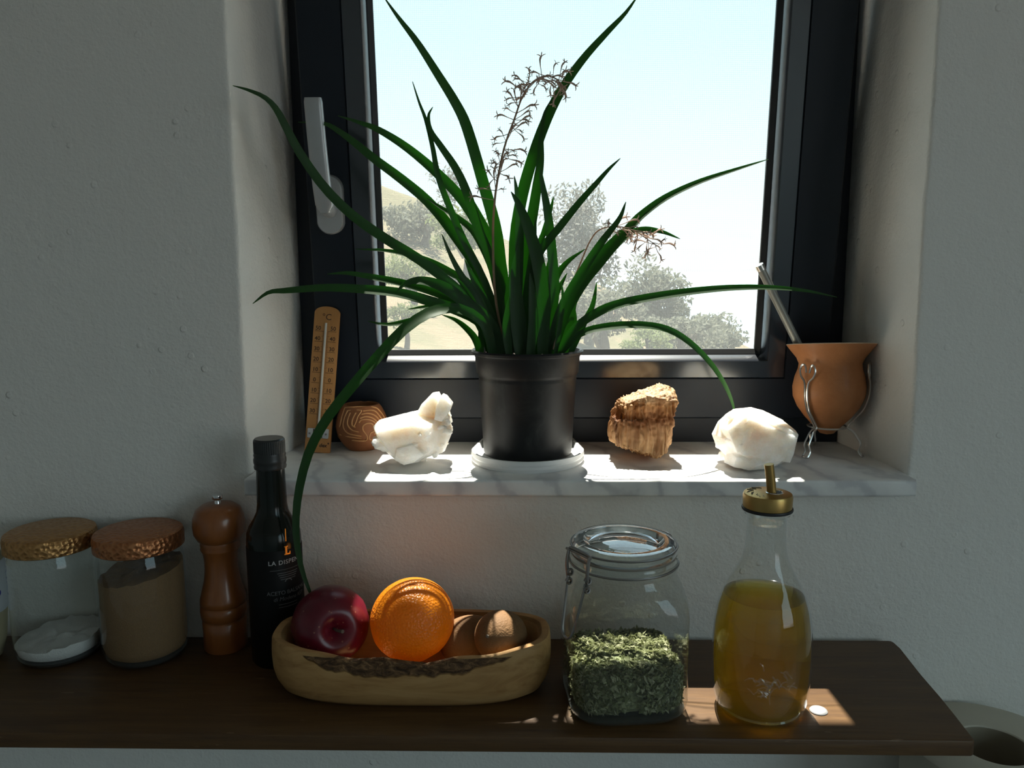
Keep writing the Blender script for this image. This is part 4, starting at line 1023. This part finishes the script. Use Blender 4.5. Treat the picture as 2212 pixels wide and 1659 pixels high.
# ================================================================== olive wood bowl
pl = aty(592, 1378, -0.100); pr_ = aty(1190, 1378, -0.100)
BC = V(((pl.x+pr_.x)/2, -0.0965, 0)); HA = (pr_.x-pl.x)/2; HB = 0.0520; BH = 0.054
root = thing('wooden_bowl', BC, 'oval olive wood bowl with dark bark along its front edge', 'bowl')
def oval(a, b, z, n=88, e=2.9, dip=0.0, rough=0.0):
    pts = []
    for i in range(n):
        t = 2*pi*i/n; ct, st_ = cos(t), sin(t)
        x = a*math.copysign(abs(ct)**(2/e), ct); y = b*math.copysign(abs(st_)**(2/e), st_)
        f = max(0.0, -st_)**2*max(0.0, 1-(x/(0.80*HA))**4)
        zz = z-dip*f*(1+0.35*sin(x*95)+0.25*sin(x*47+1)) + (0.003*(abs(x)/HA)**3 if dip else 0)
        yy = y+rough*f*(0.0030+0.0026*noise.noise(V((x*120, z*90, 0))))
        pts.append((BC.x+x, BC.y+yy, zz))
    return pts
mb = MB()
rings = [oval(HA*0.80, HB*0.74, 0.0), oval(HA*0.86, HB*0.82, 0.001), oval(HA*0.93, HB*0.91, 0.006), oval(HA*0.975, HB*0.965, 0.016), oval(HA*0.995, HB*0.99, 0.026),
         oval(HA, HB, 0.034, dip=0.001, rough=0.3), oval(HA, HB, 0.040, dip=0.002, rough=0.8), oval(HA*0.998, HB, 0.046, dip=0.0035, rough=1.0), oval(HA*0.995, HB*0.995, BH-0.0025, dip=0.006, rough=1.0), oval(HA*0.985, HB*0.975, BH, dip=0.007, rough=0.7),
         oval(HA*0.935, HB*0.865, BH, dip=0.006), oval(HA*0.915, HB*0.83, BH-0.003, dip=0.005)]
mb.loft(rings, True, True, False)
m, nt = newmat('olive_wood'); c = coords(nt, (2.2, 16, 16))
g1 = noise_tex(nt, c, 4.0, 5, 0.6, 1.5)
wc = ramp(nt, g1, [(0.3, (0.30, 0.155, 0.055)), (0.5, (0.41, 0.235, 0.09)), (0.7, (0.47, 0.285, 0.12))])
tcx = nd(nt, 'TexCoord'); sz = nd(nt, 'SeparateXYZ'); lk(nt, tcx.outputs['Object'], sz.inputs[0])
# bark shows on the front, above a wavy line
wv = noise_tex(nt, coords(nt, (22, 1, 1)), 1.0, 3, 0.6)
ax_ = nd(nt, 'Math', operation='ABSOLUTE'); sub = nd(nt, 'Math', operation='ADD'); lk(nt, sz.outputs['X'], sub.inputs[0]); sub.inputs[1].default_value = -0.002; lk(nt, sub.outputs[0], ax_.inputs[0])
e1 = nd(nt, 'Math', operation='MULTIPLY'); lk(nt, ax_.outputs[0], e1.inputs[0]); e1.inputs[1].default_value = 10.5
e2 = nd(nt, 'Math', operation='POWER'); lk(nt, e1.outputs[0], e2.inputs[0]); e2.inputs[1].default_value = 4.0
e3 = nd(nt, 'Math', operation='MULTIPLY_ADD'); lk(nt, e2.outputs[0], e3.inputs[0]); e3.inputs[1].default_value = 0.016; e3.inputs[2].default_value = 0.0215
e4 = nd(nt, 'Math', operation='MULTIPLY_ADD'); lk(nt, wv, e4.inputs[0]); e4.inputs[1].default_value = 0.026; lk(nt, e3.outputs[0], e4.inputs[2])
df_ = nd(nt, 'Math', operation='SUBTRACT'); lk(nt, sz.outputs['Z'], df_.inputs[0]); lk(nt, e4.outputs[0], df_.inputs[1])
bk = nd(nt, 'MapRange'); lk(nt, df_.outputs[0], bk.inputs['Value']); bk.inputs['From Min'].default_value = -0.0008; bk.inputs['From Max'].default_value = 0.0010
fr = nd(nt, 'Math', operation='LESS_THAN'); lk(nt, sz.outputs['Y'], fr.inputs[0]); fr.inputs[1].default_value = -0.041
tp = nd(nt, 'Math', operation='LESS_THAN'); lk(nt, sz.outputs['Z'], tp.inputs[0]); tp.inputs[1].default_value = 0.0500
m1 = nd(nt, 'Math', operation='MULTIPLY'); lk(nt, bk.outputs[0], m1.inputs[0]); lk(nt, fr.outputs[0], m1.inputs[1])
m2 = nd(nt, 'Math', operation='MULTIPLY'); lk(nt, m1.outputs[0], m2.inputs[0]); lk(nt, tp.outputs[0], m2.inputs[1])
bn = noise_tex(nt, coords(nt, (30, 30, 60)), 3.0, 5, 0.7, 1.0)
bc_ = ramp(nt, bn, [(0.32, (0.030, 0.015, 0.008)), (0.5, (0.12, 0.062, 0.028)), (0.68, (0.34, 0.19, 0.085))])
bsc = nd(nt, 'Math', operation='MULTIPLY'); lk(nt, bn, bsc.inputs[0]); lk(nt, m2.outputs[0], bsc.inputs[1])
nb = bump(nt, bsc.outputs[0], 0.0030)
finish(nt, mixc(nt, m2.outputs[0], wc, bc_), 0.55, normal=nb, spec=0.3); M['olivewood'] = m
part(root, 'outer_wall', mb, 'olivewood', smooth=50)
rings = [oval(HA*0.935, HB*0.865, BH, dip=0.006), oval(HA*0.915, HB*0.83, BH-0.003, dip=0.005), oval(HA*0.90, HB*0.80, 0.036), oval(HA*0.86, HB*0.74, 0.024), oval(HA*0.78, HB*0.62, 0.0155), oval(HA*0.6, HB*0.4, 0.0125), oval(HA*0.3, HB*0.15, 0.012)]
part(root, 'hollow', MB().loft(rings, True, False, True), 'olivewood_in', smooth=60)

# fruit
def fruit(name, c, prof, axis, mat, label, cat, seg=40, wob=0.0, parts=()):
    root = thing(name, (c.x, c.y, c.z), label, cat)
    q = V((0, 0, 1)).rotation_difference(V(axis).normalized()); mb = MB()
    rings = [[(q @ V((r*(1+wob*noise.noise(V((3*cos(2*pi*j/seg), 3*sin(2*pi*j/seg), z*60))))*cos(2*pi*j/seg), r*(1+wob*noise.noise(V((3*cos(2*pi*j/seg), 3*sin(2*pi*j/seg), z*60))))*sin(2*pi*j/seg), z)))+c for j in range(seg)] for r, z in prof]
    mb.loft(rings, True, True, True); part(root, 'flesh', mb, mat, smooth=60)
    for nm, pts, rad, mt in parts:
        part(root, nm, MB().tube([q @ V(p)+c for p in pts], rad, 7), mt)
    return root
m, nt = newmat('red_apple'); c = coords(nt, (1, 1, 1))
ac = ramp(nt, noise_tex(nt, c, 30, 5, 0.6), [(0.3, (0.075, 0.003, 0.010)), (0.6, (0.13, 0.006, 0.018)), (0.8, (0.20, 0.02, 0.028))])
sp_ = nd(nt, 'TexVoronoi'); sp_.inputs['Scale'].default_value = 160; lk(nt, c, sp_.inputs['Vector'])
spk = ramp(nt, sp_.outputs['Distance'], [(0.10, (1, 1, 1)), (0.16, (0, 0, 0))])
finish(nt, mixc(nt, mixc(nt, 0.35, (0, 0, 0), spk), ac, (0.5, 0.25, 0.15)), 0.30, spec=0.5); M['apple'] = m
AR = 0.0375
def apple_prof(R_):
    P = []
    for i in range(33):
        t = pi*i/32; r = R_*sin(t)**0.9*(1+0.06*cos(t)); z = -R_*0.90*cos(t)
        z += -0.50*R_*math.exp(-(r/(0.30*R_))**1.4)*(1 if t > pi/2 else 0) + 0.25*R_*math.exp(-(r/(0.22*R_))**2)*(1 if t < pi/2 else 0)
        P.append((max(r, 0.0004), z))
    return P
ca = aty(715, 1352, -0.0905)
ca = V((ca.x, -0.0905, max(ca.z, 0.0570)))
fruit('apple', ca, apple_prof(AR), (0.38, -0.86, 0.16), 'apple', 'dark red apple lying in the wooden bowl', 'apple', wob=0.03,
      parts=[('stem', [(0, 0, 0.012), (0.001, 0.0005, 0.024), (0.0045, 0.003, 0.0345)], [0.0013, 0.0012, 0.0018], 'bark')])
m, nt = newmat('orange_peel'); c = coords(nt)
oc = mixc(nt, noise_tex(nt, c, 25, 3), (0.60, 0.18, 0.005), (0.72, 0.24, 0.008))
vo = nd(nt, 'TexVoronoi'); vo.inputs['Scale'].default_value = 430; lk(nt, c, vo.inputs['Vector'])
finish(nt, oc, 0.36, normal=bump(nt, vo.outputs['Distance'], 0.0007), spec=0.5, trans=(0.30, (0.95, 0.42, 0.02))); M['orange'] = m
OR = 0.0408
co = aty(891, 1338, -0.0935); co = V((co.x, -0.0935, co.z))
op = [(max(0.0004, OR*sin(pi*i/32)), -OR*0.97*cos(pi*i/32) + (0.0012*math.exp(-(OR*sin(pi*i/32)/0.004)**2) if i < 16 else -0.0012*math.exp(-(OR*sin(pi*i/32)/0.004)**2))) for i in range(33)]
fruit('orange', co, op, (-0.5, 0.35, 0.8), 'orange', 'large bright orange standing in the middle of the wooden bowl', 'orange', seg=48, wob=0.012,
      parts=[('stem_button', [(0, 0, OR*0.97-0.0016), (0, 0, OR*0.97-0.0002)], [0.0026, 0.0018], 'bark')])
m, nt = newmat('kiwi_skin'); c = coords(nt)
finish(nt, mixc(nt, noise_tex(nt, c, 60, 5, 0.7), (0.15, 0.075, 0.03), (0.24, 0.13, 0.055)), 0.7, normal=bump(nt, noise_tex(nt, c, 500, 3), 0.0008), spec=0.3); M['kiwi'] = m
def kiwi_prof(a, b): return [(max(0.0004, a*sin(pi*i/24)**0.93), -b*cos(pi*i/24)) for i in range(25)]
ck = aty(1082, 1374, -0.098); ck = V((ck.x, -0.098, ck.z))
fruit('kiwi', ck, kiwi_prof(0.0245, 0.030), (-0.35, -0.75, 0.35), 'kiwi', 'brown fuzzy kiwi resting at the end of the wooden bowl', 'kiwi', parts=[('stem_end', [(0, 0, 0.0295), (0, 0, 0.0310)], [0.0022, 0.0012], 'bark')])
ck2 = aty(1012, 1382, -0.082); ck2 = V((ck2.x, -0.082, ck2.z))
fruit('kiwi', ck2, kiwi_prof(0.0235, 0.029), (0.9, 0.3, 0.1), 'kiwi', 'shaded brown kiwi lying between the orange and the other kiwi', 'kiwi', parts=[('stem_end', [(0, 0, 0.0285), (0, 0, 0.0300)], [0.0022, 0.0012], 'bark')])

# ================================================================== clip-top jar with dried herbs
JC = V((aty(1343, 1450, -0.119).x, -0.119, 0)); JH = 0.0545
JT = aty(1338, 1163, -0.119).z
root = thing('clip_top_jar', JC, 'square clip top glass jar half filled with dried herbs', 'jar')
JA = radians(6)
def sq(h, z, e, n=64):
    pts = []
    for i in range(n):
        t = 2*pi*i/n; ct, st_ = cos(t), sin(t)
        x = h*math.copysign(abs(ct)**(2/e), ct); y = h*math.copysign(abs(st_)**(2/e), st_)
        pts.append((JC.x+x*cos(JA)-y*sin(JA), JC.y+x*sin(JA)+y*cos(JA), z))
    return pts
rb = JT-0.026                                             # bottom of the neck ring
rings = [sq(0.044, 0.001, 3.2), sq(0.0475, 0.0, 3.4), sq(0.0505, 0.0015, 3.8), sq(0.0530, 0.006, 4.2), sq(JH, 0.016, 4.6), sq(JH, 0.070, 4.6), sq(JH, rb-0.036, 4.6), sq(JH*0.992, rb-0.027, 4.2), sq(JH*0.965, rb-0.018, 3.4), sq(JH*0.925, rb-0.010, 2.6), sq(0.0478, rb-0.004, 2.1), sq(0.0470, rb, 2.0),
         sq(0.0492, rb+0.0012, 2.0), sq(0.0498, rb+0.003, 2.0), sq(0.0484, rb+0.0045, 2.0), sq(0.0484, rb+0.0085, 2.0), sq(0.0496, rb+0.0100, 2.0), sq(0.0490, rb+0.0120, 2.0), sq(0.0455, rb+0.0125, 2.0)]
part(root, 'glass_body', MB().loft(rings, True, False, False), 'jarglass', smooth=45)
part(root, 'glass_base', MB().loft([sq(0.044, 0.0006, 3.2), sq(0.0474, 0.0002, 3.4), sq(0.0503, 0.0016, 3.8), sq(0.0525, 0.006, 4.2), sq(0.0505, 0.0068, 4.0), sq(0.040, 0.0055, 3.4)], True, True, True), 'thickglass', smooth=45)
M['rubber'] = plain('pale_rubber', (0.34, 0.30, 0.25), 0.6, trans=(0.3, (0.4, 0.36, 0.3)))
part(root, 'rubber_seal', MB().lathe([(0.0440, rb+0.0126), (0.0478, rb+0.0126), (0.0482, rb+0.0136), (0.0478, rb+0.0146), (0.0440, rb+0.0146)], JC, 56, False, False), 'rubber')
lz = rb+0.0148
prof = [(0.0430, lz-0.010), (0.0440, lz), (0.0480, lz), (0.0488, lz+0.002), (0.0486, lz+0.0050), (0.0470, lz+0.0062), (0.0474, lz+0.0080), (0.0455, lz+0.0105), (0.0420, lz+0.0112), (0.0370, lz+0.0108), (0.0345, lz+0.0085), (0.0318, lz+0.0072)]+[(max(0.001, 0.0310*(1-k_/8)), lz+0.0074+0.0046*(1-(1-k_/8)**2)) for k_ in range(9)]
part(root, 'glass_lid', MB().lathe(prof, JC, 64, False, True), 'lidglass', smooth=28)
# wire bail: neck wire, hinge at the back right, clasp and lever at the front left
A = V((-0.82, -0.57, 0)).normalized(); T = V((-A.y, A.x, 0))
def jq(o, t, z): return V((JC.x, JC.y, 0))+A*o+T*t+V((0, 0, z))
part(root, 'neck_wire', MB().tube([(JC.x+0.0496*cos(2*pi*i/56), JC.y+0.0496*sin(2*pi*i/56), rb+0.0062) for i in range(56)], 0.0011, 6, True), 'darksteel')
part(root, 'lid_wire', MB().tube([(JC.x+0.0484*cos(2*pi*i/56), JC.y+0.0484*sin(2*pi*i/56), lz+0.0068) for i in range(56)], 0.0010, 6, True), 'darksteel')
zt = lz+0.0085; zm = rb-0.006
path = [jq(0.0530, -0.0135, zm), jq(0.0540, -0.0145, (zt+zm)/2), jq(0.0525, -0.0145, zt-0.004), jq(0.0505, -0.0135, zt), jq(0.0505, 0.0, zt+0.0006), jq(0.0505, 0.0135, zt), jq(0.0525, 0.0145, zt-0.004), jq(0.0540, 0.0145, (zt+zm)/2), jq(0.0530, 0.0135, zm)]
clasp = part(root, 'clasp', MB().tube(catmull(path, 60), 0.0016, 7), 'darksteel')
part(root, 'clasp_bar', MB().tube([jq(0.0515, -0.0185, lz+0.0070), jq(0.0515, 0.0140, lz+0.0070)], 0.0012, 7), 'darksteel')
lp = [jq(0.0545, -0.0125, rb-0.001), jq(0.0560, -0.0115, rb-0.010), jq(0.0605, -0.0095, rb-0.030), jq(0.0645, -0.0070, rb-0.046), jq(0.0655, -0.0035, rb-0.0515), jq(0.0657, 0.0, rb-0.0525), jq(0.0655, 0.0035, rb-0.0515), jq(0.0645, 0.0070, rb-0.046), jq(0.0605, 0.0095, rb-0.030), jq(0.0560, 0.0115, rb-0.010), jq(0.0545, 0.0125, rb-0.001)]
part(root, 'lever', MB().tube(catmull(lp, 60), 0.0013, 6), 'darksteel')
for t in (-0.0125, 0.0125):
    for z_, o_ in ((rb+0.002, 0.0528), (zm, 0.0540)):
        cc_ = jq(o_, t, z_); part(root, 'wire_coil', MB().tube([cc_+A*0.0026*cos(a_)+V((0, 0, 0.0026*sin(a_)))+T*0.0007*a_/3 for a_ in [2*pi*k_/10 for k_ in range(21)]], 0.0010, 5), 'darksteel')
hp = [(-0.0485, -0.010, rb+0.006), (-0.0515, -0.010, rb+0.013), (-0.0510, -0.008, lz+0.006), (-0.0505, 0, lz+0.0075), (-0.0510, 0.008, lz+0.006), (-0.0515, 0.010, rb+0.013), (-0.0485, 0.010, rb+0.006)]
part(root, 'hinge_wire', MB().tube(catmull([jq(*k_) for k_ in hp], 30), 0.0014, 6), 'darksteel')
# dried herbs
m, nt = newmat('dried_leaf'); oi = nd(nt, 'NewGeometry')
hc = ramp(nt, oi.outputs['Random Per Island'], [(0.0, (0.10, 0.11, 0.045)), (0.45, (0.22, 0.235, 0.115)), (0.8, (0.36, 0.37, 0.22)), (1.0, (0.48, 0.46, 0.31))])
finish(nt, hc, 0.85, spec=0.15, trans=(0.25, (0.42, 0.45, 0.20))); M['herb'] = m
rh = random.Random(21); mb = MB(); HF = 0.044
inner = lambda h, z, e: [(x, y, z_) for x, y, z_ in sq(h, z, e)]
mb.loft([inner(0.041, 0.009, 3.6), inner(0.0452, 0.014, 4.2), inner(0.0455, HF-0.005, 4.4), inner(0.030, HF-0.003, 4.0), inner(0.005, HF-0.002, 3.0)], True, True, True)
def flake(p, nrm):
    a = V((rh.gauss(0, 1), rh.gauss(0, 1), rh.gauss(0, 1))).normalized()
    a = (a-nrm*a.dot(nrm)*0.6).normalized(); b = (nrm+V((rh.gauss(0, .6), rh.gauss(0, .6), rh.gauss(0, .6)))).cross(a).normalized(); n_ = a.cross(b)
    L = rh.uniform(0.0016, 0.0048); W = L*rh.uniform(0.30, 0.65); cu = rh.uniform(-0.6, 0.8)*L
    k0 = len(mb.v)
    mb.v.extend([p-a*L, p-b*W+n_*cu*0.2, p+n_*cu*0.45, p+b*W+n_*cu*0.2, p+a*L-n_*cu*0.4]); mb.f.extend([(k0, k0+1, k0+2), (k0, k0+2, k0+3), (k0+1, k0+4, k0+2), (k0+2, k0+4, k0+3)])
for i in range(9000):
    z = rh.uniform(0.010, HF); t = rh.uniform(0, 2*pi); h = 0.0497 if z > 0.016 else 0.0455+(z-0.010)*0.7
    ct, st_ = cos(t), sin(t); e = 4.4
    x = h*math.copysign(abs(ct)**(2/e), ct); y = h*math.copysign(abs(st_)**(2/e), st_); nr = V((x, y, 0)).normalized()
    s_ = rh.uniform(0.93, 1.0); p = V((JC.x+(x*cos(JA)-y*sin(JA))*s_, JC.y+(x*sin(JA)+y*cos(JA))*s_, z)); flake(p, nr)
for i in range(3600):
    x, y = rh.uniform(-0.047, 0.047), rh.uniform(-0.047, 0.047)
    if (abs(x)/0.049)**4.4+(abs(y)/0.049)**4.4 > 1: continue
    z = HF-0.004+0.004*noise.noise(V((x*60, y*60, 0)))+rh.uniform(0, 0.004)
    flake(V((JC.x+x*cos(JA)-y*sin(JA), JC.y+x*sin(JA)+y*cos(JA), z)), V((0, 0, 1)))
ho = mb.build('dried_herbs', 'herb', smooth=0)
ho.data.materials.append(plain('herb_core', (0.23, 0.245, 0.125), 0.95, var=0.5, nscale=400, bdist=0.001, bscale=500))
for p_ in ho.data.polygons[:64*4+2]: p_.material_index = 1
tag(ho, 'crumbled grey green dried herbs filling the bottom of the clip top jar', 'herbs', kind='stuff')

# ================================================================== oil bottle
OY = -0.1345; OC = V((aty(1645, 1400, OY).x, OY, 0))
root = thing('oil_bottle', OC, 'clear glass bottle of golden olive oil with brass pourer', 'bottle')
kz = aty(1650, 1068, OY-0.004).z/0.201
prof = [(0.001, 0.004), (0.026, 0.003), (0.0335, 0.0), (0.0365, 0.0012), (0.0395, 0.006), (0.0415, 0.014), (0.0430, 0.030), (0.0438, 0.048), (0.0438, 0.064), (0.0428, 0.080), (0.0405, 0.095), (0.0365, 0.108), (0.0305, 0.121), (0.0245, 0.132), (0.0200, 0.142), (0.0178, 0.152), (0.0170, 0.162), (0.0168, 0.176), (0.0172, 0.181), (0.0200, 0.183), (0.0208, 0.1855), (0.0200, 0.188), (0.0180, 0.190)]
part(root, 'glass_body', MB().lathe([(r, z*kz) for r, z in prof], OC, 64, True, False), 'bottleglass', smooth=60)
OZ = aty(1652, 1283, OY).z
m, nt = newmat('olive_oil'); g = nd(nt, 'NewGeometry')
trn = nd(nt, 'BsdfTransparent'); gl = nd(nt, 'BsdfGlossy'); gl.inputs['Roughness'].default_value = 0.05
rf = nd(nt, 'BsdfRefraction'); rf.inputs['IOR'].default_value = 1.30; rf.inputs['Roughness'].default_value = 0.0
a2 = nd(nt, 'MixShader'); a2.inputs[0].default_value = 0.55; lk(nt, trn.outputs[0], a2.inputs[1]); lk(nt, rf.outputs[0], a2.inputs[2])
a3 = nd(nt, 'MixShader'); a3.inputs[0].default_value = 0.04; lk(nt, a2.outputs[0], a3.inputs[1]); lk(nt, gl.outputs[0], a3.inputs[2])
va = nd(nt, 'VolumeAbsorption'); va.inputs['Color'].default_value = (0.91, 0.83, 0.0, 1); va.inputs['Density'].default_value = 95.0
vs_ = nd(nt, 'VolumeScatter'); vs_.inputs['Color'].default_value = (1.0, 0.95, 0.25, 1); vs_.inputs['Density'].default_value = 3.0; vs_.inputs['Anisotropy'].default_value = 0.0
ad = nd(nt, 'AddShader'); lk(nt, va.outputs[0], ad.inputs[0]); lk(nt, vs_.outputs[0], ad.inputs[1])
o_ = nd(nt, 'OutputMaterial'); lk(nt, a3.outputs[0], o_.inputs['Surface']); lk(nt, ad.outputs[0], o_.inputs['Volume']); M['oil'] = m
op_ = [(0.001, 0.0062), (0.030, 0.0055), (0.0360, 0.0060), (0.0392, 0.011)]
for (ra, za), (rb_, zb_) in zip(prof[5:], prof[6:]):
    if za*kz < OZ: op_.append((ra-0.0016, za*kz))
    if za*kz < OZ <= zb_*kz:
        rr = ra+(rb_-ra)*(OZ-za*kz)/((zb_-za)*kz); op_.append((rr-0.0014, OZ+0.0006)); op_.append((rr-0.0026, OZ)); op_.append((0.001, OZ)); break
oil = part(root, 'oil', MB().lathe(op_, OC, 64), 'oil', smooth=50); oil['label'] = 'golden olive oil'
part(root, 'glass_base', MB().lathe([(0.0005, 0.0054), (0.0300, 0.0048), (0.0345, 0.0046), (0.0355, 0.0030), (0.0335, 0.0010), (0.0005, 0.0036)], OC, 48), 'thickglass', smooth=50)
# embossed tree on the glass front
def ob(px, py):
    d = ray(px, py); P = aty(px, py, OY-0.043)
    for _ in range(3):
        z = min(max(P.z, 0.002), 0.17)/kz; R_ = 0.04
        for (ra, za), (rb_, zb_) in zip(prof[2:], prof[3:]):
            if za <= z <= zb_: R_ = ra+(rb_-ra)*(z-za)/max(1e-6, zb_-za)
        dx = P.x-OC.x; yy = OY-sqrt(max(1e-8, R_*R_-dx*dx)); P = aty(px, py, yy-0.0001)
    return P
re_ = random.Random(4); strokes = [[(1663, 1522), (1662, 1505), (1665, 1490), (1660, 1475)]]
for i in range(5): strokes.append([(1630+3*i, 1478+8*i-4), (1650, 1470+8*i), (1668-3*i, 1478+8*i-2)])
for i in range(34):
    a_ = re_.uniform(0, 2*pi); r_ = re_.uniform(8, 52); x_, y_ = 1662+r_*1.05*cos(a_), 1478+r_*0.72*sin(a_)*1.0-4
    th_ = re_.uniform(-1.2, 1.2); l_ = re_.uniform(5, 11)
    strokes.append([(x_-l_*cos(th_), y_-l_*sin(th_)), (x_+re_.uniform(-2, 2), y_-3), (x_+l_*cos(th_), y_+l_*sin(th_))])
mb = MB()
for s_ in strokes: mb.tube(catmull([ob(*q_) for q_ in s_], 7), 0.0007, 5)
part(root, 'embossed_tree', mb, thin_glass('relief_glass', (0.97, 0.97, 0.96), 0.12, 2.0, 0.03, (0.85, 0.87, 0.86)), smooth=60)
M['brass'] = plain('satin_brass', (0.46, 0.30, 0.10), 0.36, 0.9, var=0.06)
cz = 0.186*kz
part(root, 'black_ring', MB().lathe([(0.0195, cz), (0.0218, cz+0.0003), (0.0222, cz+0.0015), (0.0218, cz+0.0028), (0.0195, cz+0.003)], OC, 48), 'gasket', smooth=50)
cap = part(root, 'pourer_cap', MB().lathe([(0.0200, cz+0.0028), (0.0210, cz+0.0030), (0.0214, cz+0.0130), (0.0205, cz+0.0152), (0.0185, cz+0.0160), (0.001, cz+0.0162)], OC, 56), 'brass', smooth=35)
zc = cz+0.0162; hole = V((OC.x+0.0030, OC.y-0.0025, 0))
part(cap, 'pour_hole', MB().lathe([(0.0001, zc+0.00005), (0.0068, zc+0.00005), (0.0070, zc+0.0004), (0.0001, zc+0.0003)], (hole.x+0.002, hole.y, 0), 28), 'gasket')
part(cap, 'hole_rim', MB().lathe([(0.0068, zc-0.0005), (0.0076, zc+0.0004), (0.0070, zc+0.0010), (0.0066, zc+0.0004)], (hole.x+0.002, hole.y, 0), 28, False, False), 'chrome')
st_top = aty(1661, 1003, OC.y-0.003)
part(cap, 'spout', MB().tube([V((hole.x, hole.y, zc-0.004)), V((hole.x, hole.y, zc))*0.5+st_top*0.5, st_top], 0.0041, 20), 'brass', smooth=40)
part(root, 'cork_stopper', MB().lathe([(0.0145, cz-0.012*kz), (0.0155, cz-0.009*kz), (0.0150, cz-0.006), (0.0158, cz-0.003), (0.0155, cz)], OC, 32), 'bottleglass', smooth=50)
mb = MB()
for i in range(16):                       # engraved marks on the pourer cap
    a_ = radians(100+i*9); r0 = 0.0125+0.0015*((i*7) % 3)
    mb.tube([V((OC.x+r0*cos(a_), OC.y+r0*sin(a_), zc+0.0001)), V((OC.x+(r0+0.0028)*cos(a_+0.12), OC.y+(r0+0.0028)*sin(a_+0.12), zc+0.0001))], 0.0003, 4)
part(cap, 'engraved_marks', mb, 'darksteel')

# small metal disc, canister and the worktop it stands on
dc = atz(1768, 1536, 0.0)
tag(MB().lathe([(0.0005, 0.0), (0.0074, 0.0), (0.0080, 0.0006), (0.0074, 0.0014), (0.0055, 0.0021), (0.0005, 0.0023)], dc, 32).build('metal_disc', plain('zinc_disc', (0.78, 0.78, 0.80), 0.30, 0.7, var=0.05), smooth=40), 'small shiny domed metal disc beside the oil bottle', 'disc')
wz = -0.33
wt = struct('worktop', MB().box((-1.8, -0.62, wz-0.04), (1.9, WALL_Y, wz)), plain('grey_worktop', (0.42, 0.42, 0.42), 0.5, var=0.1), 'grey kitchen worktop below the shelf', bevel=0.003)
zc_ = -0.072; cc0 = atz(2142, 1603, zc_); CR_ = 0.083
M['beige'] = plain('beige_card', (0.56, 0.53, 0.44), 0.8, var=0.06, nscale=30, bdist=0.0004)
cen = V((cc0.x, min(cc0.y, WALL_Y-CR_-0.002), wz)); hh = zc_-wz
root = thing('canister', cen, 'pale beige round canister with dark open hole beside the shelf end', 'canister')
part(root, 'body', MB().lathe([(CR_*0.97, 0), (CR_, 0.002), (CR_, hh-0.006), (CR_*0.975, hh-0.001), (CR_*0.95, hh), (0.0345, hh), (0.0335, hh-0.001), (0.0335, 0.012), (0.0005, 0.012)], cen, 64), 'beige', smooth=40)
part(root, 'inner_sleeve', MB().lathe([(0.0333, hh-0.0015), (0.0333, 0.013), (0.001, 0.013)], cen, 48, False, True), plain('card_core', (0.30, 0.26, 0.19), 0.9))
